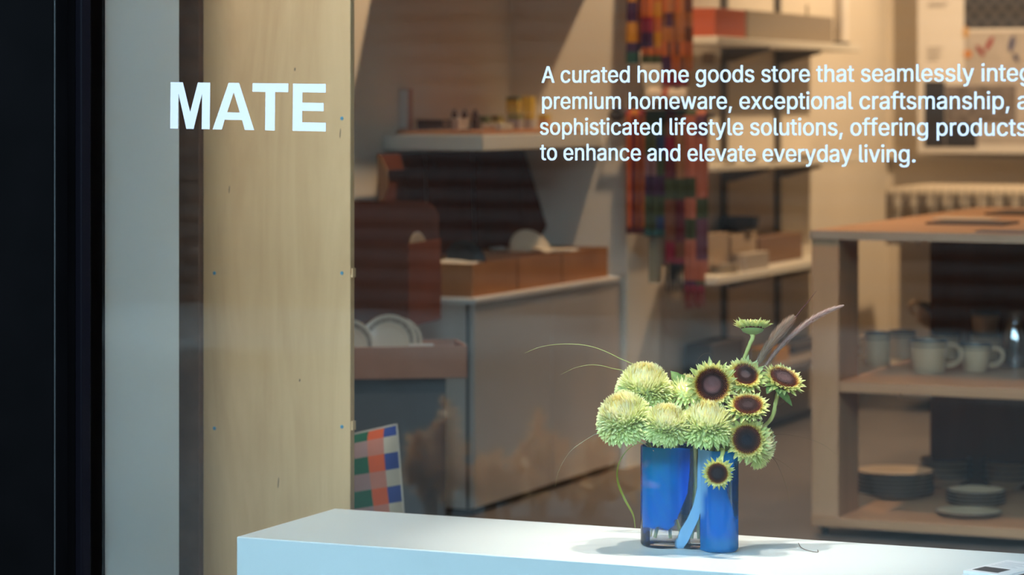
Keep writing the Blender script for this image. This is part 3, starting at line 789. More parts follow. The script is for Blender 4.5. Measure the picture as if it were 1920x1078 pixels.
# draped table
q0 = at_Y(1664, 352, 10.6)
DT = z_of(352, depth(q0)) - 0.006
dt = thing('sideboard', (q0.x + 0.55, 10.9, 0), 'pale sideboard behind the plywood island, its top covered by checked cloth', 'sideboard')
MB(dt.location).box((q0.x + 0.01, 10.62, DT - 0.03), (q0.x + 1.1, 11.2, DT - 0.0005)).build('tabletop', m_sh, dt)
m_sb = mat('sideboard_paint', (0.62, 0.53, 0.42), 0.6)
MB(dt.location).box((q0.x + 0.03, 10.66, 0.04), (q0.x + 1.08, 11.16, DT - 0.031)).build('carcass', m_sb, dt)
for k in range(3):
    MB(dt.location).box((q0.x + 0.035 + 0.348 * k, 10.645, 0.05), (q0.x + 0.035 + 0.348 * (k + 1) - 0.006, 10.6595, DT - 0.04)).build('door', m_sb, dt, bevel=0.002)
def check_cloth_mat():
    m = bpy.data.materials.new('pale_check_cloth'); m.use_nodes = True
    nt = m.node_tree; b = nt.nodes['Principled BSDF']; L = nt.links.new
    a = nt.nodes.new('ShaderNodeAttribute'); a.attribute_name = 'UVP'
    sx = nt.nodes.new('ShaderNodeSeparateXYZ'); L(a.outputs['Vector'], sx.inputs[0])
    outs = []
    for k in (0, 1):
        fr_ = nt.nodes.new('ShaderNodeMath'); fr_.operation = 'FRACT'; L(sx.outputs[k], fr_.inputs[0])
        lt = nt.nodes.new('ShaderNodeMath'); lt.operation = 'LESS_THAN'; lt.inputs[1].default_value = 0.28 if k == 0 else 0.14; L(fr_.outputs[0], lt.inputs[0]); outs.append(lt)
    mx = nt.nodes.new('ShaderNodeMath'); mx.operation = 'MAXIMUM'; L(outs[0].outputs[0], mx.inputs[0]); L(outs[1].outputs[0], mx.inputs[1])
    mc = nt.nodes.new('ShaderNodeMix'); mc.data_type = 'RGBA'; L(mx.outputs[0], mc.inputs['Factor'])
    mc.inputs['A'].default_value = (0.62, 0.54, 0.43, 1); mc.inputs['B'].default_value = (0.33, 0.27, 0.22, 1)
    L(mc.outputs['Result'], b.inputs['Base Color']); b.inputs['Roughness'].default_value = 0.9
    return m
cl = bpy.data.objects.new('tablecloth', None); bpy.data.objects.remove(cl)
mb = MB()
X0, X1, Y0, Y1 = q0.x, q0.x + 1.115, 10.60, 11.22
def cloth(th):
    def f(u, v):
        x = X0 + (X1 - X0) * u
        drop = 0.02 if v < 0.5 else 0
        if v < 0.12: # top, back to front
            return V((x, Y1 + (Y0 - Y1) * v / 0.12, DT + 0.004 + th))
        if v < 0.2:
            a = (v - 0.12) / 0.08 * math.pi / 2
            return V((x, Y0 - 0.018 * math.sin(a), DT + 0.004 - 0.018 * (1 - math.cos(a)) + th * math.cos(a)))
        k = (v - 0.2) / 0.8
        return V((x, Y0 - 0.018 - th - 0.012 * min(1, k * 4) * (1 + math.sin(x * 95)) - 0.006 * k * math.sin(x * 37), DT - 0.014 - 0.20 * k))
    return f
mb.grid(cloth(0.0), 90, 30, uv=lambda u, v: (u * 36, v * 8, 1))
n1 = len(mb.v); mb.grid(cloth(0.003), 90, 30, uv=lambda u, v: (u * 36, v * 8, 1))
o = mb.build('tablecloth', check_cloth_mat(), sharp=70)
tag(o, 'pale checked cloth hanging in pleats over the sideboard behind the island', 'tablecloth')

# ------------------------------------------------------------------ plywood island with shelves
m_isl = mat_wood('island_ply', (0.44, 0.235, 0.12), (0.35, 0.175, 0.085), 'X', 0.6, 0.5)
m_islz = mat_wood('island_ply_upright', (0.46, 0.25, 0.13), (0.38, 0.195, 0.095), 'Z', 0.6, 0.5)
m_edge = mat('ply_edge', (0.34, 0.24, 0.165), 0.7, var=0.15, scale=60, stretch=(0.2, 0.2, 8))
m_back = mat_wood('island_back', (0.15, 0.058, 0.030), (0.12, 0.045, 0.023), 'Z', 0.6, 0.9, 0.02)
IX0, IX1, IY0, IY1, IZ = -2.370, -1.42, 7.424, 9.30, 0.844
it = thing('display_island', ((IX0 + IX1) / 2, (IY0 + IY1) / 2, 0), 'plywood display island on castors, mugs and plates on its shelves', 'table')
io = it.location
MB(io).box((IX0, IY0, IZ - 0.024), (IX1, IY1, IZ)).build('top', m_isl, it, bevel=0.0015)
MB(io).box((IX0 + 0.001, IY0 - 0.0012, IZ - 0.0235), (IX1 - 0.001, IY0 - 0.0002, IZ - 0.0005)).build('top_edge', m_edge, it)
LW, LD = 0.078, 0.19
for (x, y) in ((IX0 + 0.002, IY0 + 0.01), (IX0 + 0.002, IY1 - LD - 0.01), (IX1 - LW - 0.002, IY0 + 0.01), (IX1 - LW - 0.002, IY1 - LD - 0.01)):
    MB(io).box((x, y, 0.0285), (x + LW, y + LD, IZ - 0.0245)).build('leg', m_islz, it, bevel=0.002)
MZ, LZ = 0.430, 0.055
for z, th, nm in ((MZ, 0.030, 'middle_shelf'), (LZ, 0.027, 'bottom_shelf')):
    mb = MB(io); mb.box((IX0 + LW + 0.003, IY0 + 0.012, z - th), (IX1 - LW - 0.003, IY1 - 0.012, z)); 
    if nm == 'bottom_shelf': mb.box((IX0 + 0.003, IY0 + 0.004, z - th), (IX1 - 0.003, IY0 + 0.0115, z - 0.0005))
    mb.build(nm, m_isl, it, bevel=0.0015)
xb = at_Y(1744, 600, 8.2).x
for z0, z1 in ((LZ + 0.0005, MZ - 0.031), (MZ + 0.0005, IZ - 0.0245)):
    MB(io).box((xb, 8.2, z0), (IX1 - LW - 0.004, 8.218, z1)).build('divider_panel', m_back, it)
m_rub = mat('castor_rubber', (0.02, 0.02, 0.022), 0.6)
for (x, y) in ((IX0 + 0.03, IY0 + 0.05), (IX0 + 0.05, IY1 - 0.1), (IX1 - 0.05, IY0 + 0.05), (IX1 - 0.05, IY1 - 0.1)):
    c = MB(io).lathe([(0, -0.009), (0.010, -0.009), (0.012, -0.006), (0.012, 0.006), (0.010, 0.009), (0, 0.009)], 24,
                     axis_M(V((x, y, 0.0122)), (1, 0.2, 0))).build('castor', m_rub, it)
    MB(io).box((x - 0.025, y - 0.025, 0.0246), (x + 0.025, y + 0.025, 0.0278)).box((x - 0.018, y - 0.005, 0.012), (x - 0.012, y + 0.005, 0.0246)).build('castor_plate', m_up, c)
# mats and papers on top
def slab(px0, px1, py, wy, h, m, name, label, cat, group, rz=0.0, z0=None):
    a = at_Z(px0, py, IZ); b = at_Z(px1, py, IZ)
    o = MB().box((0, 0, 0), ((b - a).length, wy, h)).build(name, m, bevel=0.001)
    o.location = (a.x, a.y, (z0 or IZ) + 0.0006); o.rotation_euler = (0, 0, rz)
    return tag(o, label, cat, group)
m_dkm = mat('dark_mat', (0.07, 0.045, 0.035), 0.8); m_pap = mat('cream_sheet', (0.50, 0.38, 0.27), 0.8)
slab(1735, 1884, 421, 0.19, 0.006, m_dkm, 'placemat', 'dark placemat on the island top, nearest to its left edge', 'placemat', 'flat goods on the island top')
slab(1748, 1860, 416, 0.12, 0.004, m_pap, 'paper_sheet', 'cream sheet lying on the dark placemat on the island top', 'paper', 'flat goods on the island top', z0=IZ + 0.0065)
slab(1846, 1985, 403, 0.30, 0.006, m_dkm, 'placemat', 'dark placemat deeper on the island top, cut by the picture edge', 'placemat', 'flat goods on the island top')
slab(1828, 1990, 436, 0.08, 0.005, mat('grey_mat', (0.17, 0.13, 0.11), 0.8), 'placemat', 'grey placemat at the front edge of the island top', 'placemat', 'flat goods on the island top')

# ------------------------------------------------------------------ mugs, plates, bowls
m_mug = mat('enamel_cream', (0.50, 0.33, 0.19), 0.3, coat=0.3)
def mug(p, r, h, taper, hang, label, handle=True, rim=True, rot=(0, 0, 0), group='cream mugs on the island shelf'):
    t = thing('mug', p, label, 'mug', group); t.rotation_euler = rot
    rb_ = r * taper
    pr_ = [(0, 0), (rb_ * 0.92, 0), (rb_, 0.004), (r * (0.5 + 0.5 * taper), h * 0.35), (r, h * 0.8), (r, h), (r - 0.003, h), (r - 0.004, h * 0.8), (rb_ - 0.003, 0.01), (0, 0.007)]
    MB().lathe(pr_, 40).build('body', m_mug, t)
    if rim:
        MB().lathe([(r - 0.0036, h - 0.003), (r - 0.003, h + 0.0012), (r + 0.0010, h + 0.0014), (r + 0.0020, h - 0.001), (r + 0.0016, h - 0.006), (r - 0.0008, h - 0.006)], 40).build('rim', m_rim, t)
        MB().lathe([(r - 0.001, h * 0.81), (r + 0.0010, h * 0.81), (r + 0.0010, h * 0.85), (r - 0.001, h * 0.85)], 40).build('stripe', m_rim, t)
    if handle:
        d = V((math.cos(hang), math.sin(hang), 0)); s = 0.85 * h
        pts = bez(d * r * 0.97 + UP * h * 0.82, d * (r + s * 0.75) + UP * h * 0.95, d * (r + s * 0.62) + UP * h * 0.12, d * (r * (0.5 + .5 * taper)) + UP * h * 0.22, 16)
        MB().tube(pts, 0.0075, 10, flat=0.75).build('handle', m_mug, t)
    return t
MZt = MZ + 0.0006
def mz(px, py): q = at_Z(px, py, MZ); return (q.x, q.y, MZt)
hA = TH + 0.0
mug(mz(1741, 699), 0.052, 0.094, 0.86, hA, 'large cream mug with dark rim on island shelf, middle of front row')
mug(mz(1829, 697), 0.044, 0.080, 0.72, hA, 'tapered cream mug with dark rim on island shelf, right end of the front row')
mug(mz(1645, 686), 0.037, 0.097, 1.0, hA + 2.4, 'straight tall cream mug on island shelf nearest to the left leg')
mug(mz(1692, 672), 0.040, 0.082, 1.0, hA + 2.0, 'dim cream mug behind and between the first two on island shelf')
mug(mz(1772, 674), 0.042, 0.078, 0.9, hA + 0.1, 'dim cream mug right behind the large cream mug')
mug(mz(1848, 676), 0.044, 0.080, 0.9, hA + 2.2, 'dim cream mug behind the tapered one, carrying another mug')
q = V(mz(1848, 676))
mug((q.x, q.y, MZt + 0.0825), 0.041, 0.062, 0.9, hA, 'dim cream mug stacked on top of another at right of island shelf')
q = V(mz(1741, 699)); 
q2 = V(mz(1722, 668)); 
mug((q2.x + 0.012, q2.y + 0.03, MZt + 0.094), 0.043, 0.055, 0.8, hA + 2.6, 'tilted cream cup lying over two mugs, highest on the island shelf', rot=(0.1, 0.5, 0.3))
p = V(mz(1903, 690))
t = thing('glass_carafe', p, 'tall clear glass carafe at the right edge of island shelf', 'carafe')
mg_ = bpy.data.materials.new('clear_glass'); mg_.use_nodes = True; nt = mg_.node_tree; nt.nodes.clear()
o1 = nt.nodes.new('ShaderNodeOutputMaterial'); x1 = nt.nodes.new('ShaderNodeMixShader'); t1 = nt.nodes.new('ShaderNodeBsdfTransparent'); g1 = nt.nodes.new('ShaderNodeBsdfGlossy')
t1.inputs[0].default_value = (0.80, 0.78, 0.76, 1); g1.inputs['Roughness'].default_value = 0.05; x1.inputs[0].default_value = 0.16
nt.links.new(t1.outputs[0], x1.inputs[1]); nt.links.new(g1.outputs[0], x1.inputs[2]); nt.links.new(x1.outputs[0], o1.inputs[0])
MB().lathe([(0, 0.004), (0, 0), (0.040, 0), (0.043, 0.01), (0.043, 0.09), (0.022, 0.13), (0.020, 0.15), (0.028, 0.165), (0.026, 0.165), (0.018, 0.15), (0.020, 0.13), (0.041, 0.09), (0.041, 0.012), (0, 0.004)], 40).build('body', mg_, t)

LZt = LZ + 0.0006
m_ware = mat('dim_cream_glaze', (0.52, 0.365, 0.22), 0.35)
def stack(px, py, n, r, dz, what, group, h=0.014, z0=0.0, rim=True):
    q = at_Z(px, py, LZ)
    ords = ['lowest', 'second from below', 'third from below', 'fourth from below', 'fifth from below', 'sixth from below', 'seventh from below']
    for k in range(n):
        pos = 'topmost' if k == n - 1 else ords[k]
        lab = '%s, %s' % (what, pos) if n > 1 else what
        make_plate((q.x, q.y, LZt + z0 + k * dz), (0, 0, 1), r, lab, group, h=h, rim=rim, material=m_ware, rim_t=0.0032)
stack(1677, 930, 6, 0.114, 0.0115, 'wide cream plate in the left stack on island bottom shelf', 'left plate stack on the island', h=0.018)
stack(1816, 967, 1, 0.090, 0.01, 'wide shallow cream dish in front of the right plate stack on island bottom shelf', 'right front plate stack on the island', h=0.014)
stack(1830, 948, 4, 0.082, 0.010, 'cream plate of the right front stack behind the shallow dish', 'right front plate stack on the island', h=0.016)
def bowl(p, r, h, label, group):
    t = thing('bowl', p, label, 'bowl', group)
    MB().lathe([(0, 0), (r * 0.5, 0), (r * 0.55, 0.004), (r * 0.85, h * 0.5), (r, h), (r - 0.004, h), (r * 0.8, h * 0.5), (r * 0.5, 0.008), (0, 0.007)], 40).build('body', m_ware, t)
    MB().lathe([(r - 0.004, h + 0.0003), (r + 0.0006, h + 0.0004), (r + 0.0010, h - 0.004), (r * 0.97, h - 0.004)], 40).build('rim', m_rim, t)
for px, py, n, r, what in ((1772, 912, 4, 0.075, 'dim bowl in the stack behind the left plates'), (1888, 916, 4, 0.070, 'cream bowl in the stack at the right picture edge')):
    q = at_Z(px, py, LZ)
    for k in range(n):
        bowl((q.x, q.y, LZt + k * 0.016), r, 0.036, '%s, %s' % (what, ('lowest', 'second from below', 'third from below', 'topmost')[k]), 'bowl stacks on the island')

# ------------------------------------------------------------------ checked cushion
def cushion_mat():
    m = bpy.data.materials.new('checked_weave'); m.use_nodes = True
    nt = m.node_tree; b = nt.nodes['Principled BSDF']; L = nt.links.new
    a = nt.nodes.new('ShaderNodeAttribute'); a.attribute_name = 'UVP'
    sx = nt.nodes.new('ShaderNodeSeparateXYZ'); L(a.outputs['Vector'], sx.inputs[0])
    fx_ = nt.nodes.new('ShaderNodeMath'); fx_.operation = 'FRACT'; L(sx.outputs[0], fx_.inputs[0])
    fy = nt.nodes.new('ShaderNodeMath'); fy.operation = 'FRACT'; L(sx.outputs[1], fy.inputs[0])
    gt = nt.nodes.new('ShaderNodeMath'); gt.operation = 'GREATER_THAN'; gt.inputs[1].default_value = 0.5; L(fy.outputs[0], gt.inputs[0])
    rs = []
    for cols in (((0.02, 0.15, 0.075), (0.78, 0.13, 0.035), (0.04, 0.075, 0.30)), ((0.42, 0.27, 0.25), (0.62, 0.24, 0.17), (0.60, 0.54, 0.42))):
        r = nt.nodes.new('ShaderNodeValToRGB'); r.color_ramp.interpolation = 'CONSTANT'
        e = r.color_ramp.elements; e.new(0.5)
        e[0].position, e[1].position, e[2].position = 0.0, 0.50, 0.75
        for i in range(3): e[i].color = (*cols[i], 1)
        L(fx_.outputs[0], r.inputs[0]); rs.append(r)
    mc = nt.nodes.new('ShaderNodeMix'); mc.data_type = 'RGBA'; L(gt.outputs[0], mc.inputs['Factor'])
    L(rs[0].outputs[0], mc.inputs['A']); L(rs[1].outputs[0], mc.inputs['B'])
    L(mc.outputs['Result'], b.inputs['Base Color']); b.inputs['Roughness'].default_value = 0.9; b.inputs['Specular IOR Level'].default_value = 0.15
    return m
m_cush = cushion_mat()
CW, CH, CA = 0.40, 0.418, 0.16
qr = at_Y(768, 950, 5.60)
cu = thing('checked_cushion', (qr.x, 5.60, 0), 'plump cushion in blue, orange, green, pink and cream checks behind the plinth', 'cushion', rz=0.30)
cu.rotation_euler = (-0.10, 0.0, 0.30)
def cush(sgn):
    def f(u, v):
        x, z = (u * 2 - 1), (v * 2 - 1)
        pin = 1 - 0.07 * (1 - abs(z)) * abs(x) ** 3; pin2 = 1 - 0.07 * (1 - abs(x)) * abs(z) ** 3
        bl = ((1 - x ** 4) * (1 - z ** 4)) ** 0.6
        lx, lz = x * CW / 2 * pin - CW / 2, CH / 2 + z * CH / 2 * pin2
        return V((lx * math.cos(CA) - lz * math.sin(CA) + 0.03, sgn * 0.075 * bl, lx * math.sin(CA) + lz * math.cos(CA) + CW * math.sin(CA) + 0.004))
    return f
uvf = lambda u, v: ((u - 1.0) * 2.8 + 2.95, v * CH / 0.0735 + 0.62, 1.0)
mb = MB(); mb.grid(cush(-1), 30, 30, uv=uvf); n1 = len(mb.v)
mb.grid(cush(1), 30, 30, uv=uvf)
mb.build('cover', m_cush, cu, sharp=80)
pts = [cush(0)(u, v) for u, v in [(k / 30, 0) for k in range(30)] + [(1, k / 30) for k in range(30)] + [(1 - k / 30, 1) for k in range(30)] + [(0, 1 - k / 30) for k in range(31)]]
MB().tube(pts, 0.0028, 6).build('piping', mat('cushion_piping', (0.62, 0.56, 0.47), 0.9), cu)

# ------------------------------------------------------------------ blue vase
RL, RR, RM = 0.0445, 0.0315, 0.030
FLc = at_Z(1250, 1030, PT); FRc = at_Z(1354, 1038, PT)
VL = V((FLc.x, FLc.y, PT)) - NEAR * RL; VR = V((FRc.x, FRc.y, PT)) - NEAR * RR
VM = (VL * 0.42 + VR * 0.58) - NEAR * 0.012 - RIGHT * 0.004
VH = 0.180
def vsdf(p):
    def smin(a, b, k=0.010):
        h = max(k - abs(a - b), 0) / k; return min(a, b) - h * h * k * 0.25
    d = (p - VL).length - RL
    d = smin(d, (p - VR).length - RR); return smin(d, (p - VM).length - RM)
NA = 200
plan = []
for k in range(NA):
    a = 2 * math.pi * k / NA; d = V((math.cos(a), math.sin(a), 0)); t = 0.16
    while t > 0.002 and vsdf(VM + d * t) > 0: t -= 0.0008
    lo, hi = t, t + 0.0008
    for _ in range(20):
        m_ = (lo + hi) / 2
        if vsdf(VM + d * m_) > 0: hi = m_
        else: lo = m_
    plan.append(VM + d * lo)
def lat(p): return (p - VM).dot(RIGHT) / 0.00095 + 1308.0
def lerp_tab(tab, z):
    for i in range(len(tab) - 1):
        if z <= tab[i + 1][0]:
            k = (z - tab[i][0]) / (tab[i + 1][0] - tab[i][0]); return tab[i][1] * (1 - k) + tab[i + 1][1] * k
    return tab[-1][1]
BLb = [(0, 1245), (0.03, 1262), (0.055, 1276), (0.10, 1294), (0.14, 1298), (0.18, 1299)]     # right limit of the left blue field
SWl = [(0, 1268), (0.012, 1272), (0.035, 1281), (0.055, 1293), (0.08, 1304), (0.11, 1311), (0.18, 1313)]  # left and right edges of the sky reflection painted into the glass colour
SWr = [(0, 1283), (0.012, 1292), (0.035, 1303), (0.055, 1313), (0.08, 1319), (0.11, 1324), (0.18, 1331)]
def sm(a, b, x):
    t = min(1, max(0, (x - a) / (b - a))); return t * t * (3 - 2 * t)
def mixc(a, b, t): return tuple(a[i] * (1 - t) + b[i] * t for i in range(3))
rv = random.Random(3)
def vase_col(p, z):
    """(colour, clearness) of the cased glass: blue fields, a pale sky reflection painted in, clear glass between and at the foot"""
    s = lat(p); front = (p - VM).dot(NEAR) > -0.008
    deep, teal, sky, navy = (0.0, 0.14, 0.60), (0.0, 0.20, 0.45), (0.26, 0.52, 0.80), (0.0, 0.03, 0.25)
    wob = 0.5 + 0.5 * math.sin(s * 0.21 + z * 60) * math.cos(z * 110 + s * 0.07)
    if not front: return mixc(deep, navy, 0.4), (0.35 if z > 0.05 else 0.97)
    if s > 1316 or (p - VR).length < RR + 0.002:
        col = mixc(deep, teal, sm(0.13, 0.18, z) * 0.8 + 0.7 * (1 - sm(0.015, 0.035, z)))
        col = mixc(col, (0.0, 0.185, 0.60), 0.35 * wob)
        edge = sm(1366, 1374, s + 6 * math.sin(z * 70)) * sm(0.045, 0.075, z) * (1 - sm(0.15, 0.175, z))
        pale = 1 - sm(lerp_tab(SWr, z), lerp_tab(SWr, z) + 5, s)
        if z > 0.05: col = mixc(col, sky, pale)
        return col, max(0.05, 0.85 * edge)
    bl = lerp_tab(BLb, z)
    if s < bl:
        col = mixc(deep, teal, min(1, 0.9 * sm(0.06, 0.18, z) * (1 - sm(1240, 1285, s)) + 0.3 * wob * (1 - sm(1250, 1290, s))))
        col = mixc(col, (0.0, 0.08, 0.55), sm(1268, 1292, s))
        foot = 1 - sm(0.026 + 0.006 * wob, 0.040 + 0.006 * wob, z)
        side = (1 - sm(1203, 1212, s)) * sm(0.10, 0.17, z) * 0.7
        return col, max(0.06, foot * 0.93, side, sm(bl - 2.5, bl, s) * 0.9)
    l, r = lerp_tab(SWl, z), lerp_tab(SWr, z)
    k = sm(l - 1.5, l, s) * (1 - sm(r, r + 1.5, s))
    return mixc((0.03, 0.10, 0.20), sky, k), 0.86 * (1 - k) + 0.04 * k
def vase_glass():
    m = bpy.data.materials.new('blue_cased_glass'); m.use_nodes = True
    nt = m.node_tree; b = nt.nodes['Principled BSDF']; out = nt.nodes['Material Output']; L = nt.links.new
    a = nt.nodes.new('ShaderNodeAttribute'); a.attribute_name = 'Col'
    u = nt.nodes.new('ShaderNodeAttribute'); u.attribute_name = 'UVP'
    sx = nt.nodes.new('ShaderNodeSeparateXYZ'); L(u.outputs['Vector'], sx.inputs[0])
    L(a.outputs['Color'], b.inputs['Base Color']); b.inputs['Roughness'].default_value = 0.10; b.inputs['Specular IOR Level'].default_value = 0.35
    tl = nt.nodes.new('ShaderNodeBsdfTranslucent'); L(a.outputs['Color'], tl.inputs[0])
    m1 = nt.nodes.new('ShaderNodeMixShader'); m1.inputs[0].default_value = 0.15; L(b.outputs[0], m1.inputs[1]); L(tl.outputs[0], m1.inputs[2])
    tr = nt.nodes.new('ShaderNodeBsdfTransparent'); tr.inputs[0].default_value = (0.94, 0.96, 0.965, 1)
    gl = nt.nodes.new('ShaderNodeBsdfGlossy'); gl.inputs['Roughness'].default_value = 0.06
    fz = nt.nodes.new('ShaderNodeFresnel'); fz.inputs[0].default_value = 1.5
    m2 = nt.nodes.new('ShaderNodeMixShader'); L(fz.outputs[0], m2.inputs[0]); L(tr.outputs[0], m2.inputs[1]); L(gl.outputs[0], m2.inputs[2])
    m3 = nt.nodes.new('ShaderNodeMixShader'); L(sx.outputs[0], m3.inputs[0]); L(m1.outputs[0], m3.inputs[1]); L(m2.outputs[0], m3.inputs[2])
    L(m3.outputs[0], out.inputs[0])
    return m
m_vase = vase_glass()
vz = thing('glass_vase', VM, 'lobed blue art glass vase with pale painted-in sky reflection, standing on the white plinth', 'vase')
mb = MB(VM)
NZ = 60
ring = []
for j in range(NZ + 1):
    z = VH * j / NZ; inset = 0.004 * (1 - min(1, z / 0.006)) ** 2
    if j == NZ: inset = 0.0008
    row = []
    for p in plan:
        q = p + (VM - p).normalized() * inset
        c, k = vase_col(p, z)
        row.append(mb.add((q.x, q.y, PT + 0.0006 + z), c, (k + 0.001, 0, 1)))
    ring.append(row)
for j in range(NZ):
    for k in range(NA):
        k2 = (k + 1) % NA; mb.face(ring[j][k], ring[j][k2], ring[j + 1][k2], ring[j + 1][k])
# rim and inner wall, down to the thick clear bottom
inner = []
for j, z in enumerate([VH - 0.0006] + [VH * (1 - i / 14) for i in range(1, 14)] + [0.012]):
    row = []
    for p in plan:
        q = p + (VM - p).normalized() * 0.0028
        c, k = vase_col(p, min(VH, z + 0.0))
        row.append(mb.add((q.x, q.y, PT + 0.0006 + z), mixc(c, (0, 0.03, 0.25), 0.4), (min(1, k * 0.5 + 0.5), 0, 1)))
    inner.append(row)
prev = ring[-1]
for row in inner:
    for k in range(NA):
        k2 = (k + 1) % NA; mb.face(prev[k], prev[k2], row[k2], row[k])
    prev = row
for rr, flip in ((ring[0], True), (inner[-1], False)):
    z = mb.v[rr[0]].z
    c = mb.add((VM.x, VM.y, PT + 0.0006 + (0 if flip else 0.012)), (0.1, 0.2, 0.35), (0.9, 0, 1))
    for k in range(NA):
        k2 = (k + 1) % NA
        mb.face(*((rr[k2], rr[k], c) if flip else (rr[k], rr[k2], c)))
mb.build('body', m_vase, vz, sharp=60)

# ------------------------------------------------------------------ flowers
m_petal = mat_attr('petal', 0.6, 0.30, 0.2)
m_leaf = mat_attr('leaf', 0.5, 0.2)
m_stem = mat_attr('stem', 0.55, 0.0)
def petal(mb, p0, n, up, length, width, bend, cup, c0, c1, nu=4, prof=None, twist=0.0):
    """p0 root, n growth direction, up = upper face, bend turns the tip towards up"""
    side = n.cross(up).normalized(); up = side.cross(n).normalized()
    prof = prof or (0.45, 0.85, 1.0, 0.75, 0.12)
    nu = len(prof) - 1; b = len(mb.v)
    p = V(p0); d = V(n)
    for i in range(nu + 1):
        t = i / nu; a = bend * t
        dd = (n * math.cos(a) + up * math.sin(a)); uu = (up * math.cos(a) - n * math.sin(a))
        if i: p = p + dd * (length / nu)
        w = width * prof[i] * 0.5
        c = mixc(c0, c1, t)
        for j, s in enumerate((-1, 0, 1)):
            mb.add(p + side * (s * w) + uu * (cup * w * (abs(s) - 0.5)), c)
    for i in range(nu):
        for j in range(2):
            q = b + i * 3 + j; mb.face(q, q + 1, q + 4, q + 3)
GOLD = math.pi * (3 - math.sqrt(5))
def stem_path(a, dirn, b, n=10, k=0.06):
    a, b = V(a), V(b)
    return bez(a, a + V(dirn) * -k, b + UP * min(k * 1.6, 0.09), b, n)
SG = (0.30, 0.38, 0.10); SG2 = (0.62, 0.62, 0.20)
def vase_pt(lobe, r, a, z=0.014):
    c, R_ = {'L': (VL, RL), 'R': (VR, RR), 'M': (VM, 0.024)}[lobe]
    return V((c.x + R_ * r * math.cos(a), c.y + R_ * r * math.sin(a), PT + z))
def through_rim(head, dirn, lobe, r, a, rim_r=None):
    rim_r = rim_r if rim_r is not None else r
    top = vase_pt(lobe, rim_r, a, VH + 0.004); bot = vase_pt(lobe, 0.72, TH - math.pi / 2 + (a - 1.5) * 0.75, 0.018)
    pts = bez(head, V(head) - V(dirn) * 0.03, top + (top - bot).normalized() * 0.03, top, 8)[:-1] + bez(top, top + (bot - top) * 0.33, top + (bot - top) * 0.66, bot, 6)
    return pts
def chrysanthemum(px, py, d, Rpx, ax, lobe, rr, ra, label, seed, N=900, warm=1.0, green=1.0):
    c = at_d(px, py, d); R = Rpx * d / F; A = V(ax)
    t = thing('chrysanthemum', c, label, 'flower', 'pale green chrysanthemums in the blue vase')
    r = random.Random(seed)
    mb = MB(c)
    M3 = axis_M(V((0, 0, 0)), A).to_3x3()
    YC, CR, PG, GR_ = (0.98, 0.85, 0.40), (0.99, 0.95, 0.74), (0.92, 0.95, 0.50), (0.70, 0.84, 0.34)
    for i in range(N):
        cz = 1 - 1.52 * (i + 0.5) / N
        ph = i * GOLD + r.uniform(-.12, .12); th = math.acos(max(-1, min(1, cz + r.uniform(-.015, .015))))
        n = M3 @ V((math.sin(th) * math.cos(ph), math.sin(th) * math.sin(ph), math.cos(th)))
        deg = math.degrees(th)
        up = (A - n * n.dot(A))
        up = up.normalized() if up.length > 1e-3 else M3 @ V((1, 0, 0))
        k = sm(10, 95, deg)
        if deg < 12: colb, colt = (0.92, 0.78, 0.25), YC
        else:
            colb = mixc(mixc((0.98, 0.94, 0.52), PG, sm(15, 60, deg)), GR_, sm(60, 110, deg) * green)
            colt = mixc(mixc(mixc(YC, CR, 0.7 * sm(12, 30, deg)), (0.95, 0.98, 0.58), sm(32, 75, deg)), (0.84, 0.96, 0.46), sm(78, 120, deg))
        v_ = r.uniform(0.88, 1.10); colb = tuple(q * v_ for q in colb); colt = tuple(min(0.95, q * v_) for q in colt)
        skirt = sm(78, 112, deg)
        L_ = R * (0.50 + 0.30 * k + 0.22 * skirt) * r.uniform(0.9, 1.08)
        reach = R * (0.93 + 0.07 * r.random() + 0.10 * skirt)
        # narrow petals: the upper ones stand close and lean in, the lower ones spread into a skirt
        tang = 0.30 * sm(6, 25, deg) * (1 - sm(45, 85, deg)) - 0.60 * sm(82, 118, deg) + r.uniform(-.14, .14)
        nn = (n + up * tang).normalized()
        L_ = R * r.uniform(0.36, 0.46); face_ = up
        tip = (n * R * (0.98 + 0.07 * r.random() + 0.10 * sm(80, 110, deg)))
        petal(mb, c + tip - nn * L_, nn, face_, L_, R * (0.105 + 0.045 * sm(60, 110, deg)) * r.uniform(0.85, 1.15), r.uniform(0.0, 0.7), 0.6, colb, colt, prof=(0.7, 0.95, 1.0, 0.8, 0.15))
    mb.build('bloom', m_petal, t, sharp=180)
    mb = MB(c); mb.lathe([(0, -0.45 * R), (0.40 * R, -0.38 * R), (0.64 * R, -0.1 * R), (0.62 * R, 0.28 * R), (0.36 * R, 0.56 * R), (0, 0.64 * R)], 24, axis_M(c, A), c=(0.85, 0.86, 0.48))
    mb.build('flower_core', m_stem, t)
    pts = through_rim(c - A * R * 0.5, A, lobe, rr, ra)
    MB(c).tube(pts, 0.0032, 8, c=[mixc((0.30, 0.40, 0.20), (0.62, 0.66, 0.30), i / len(pts)) for i in range(len(pts))]).build('stem', m_stem, t)
    return t

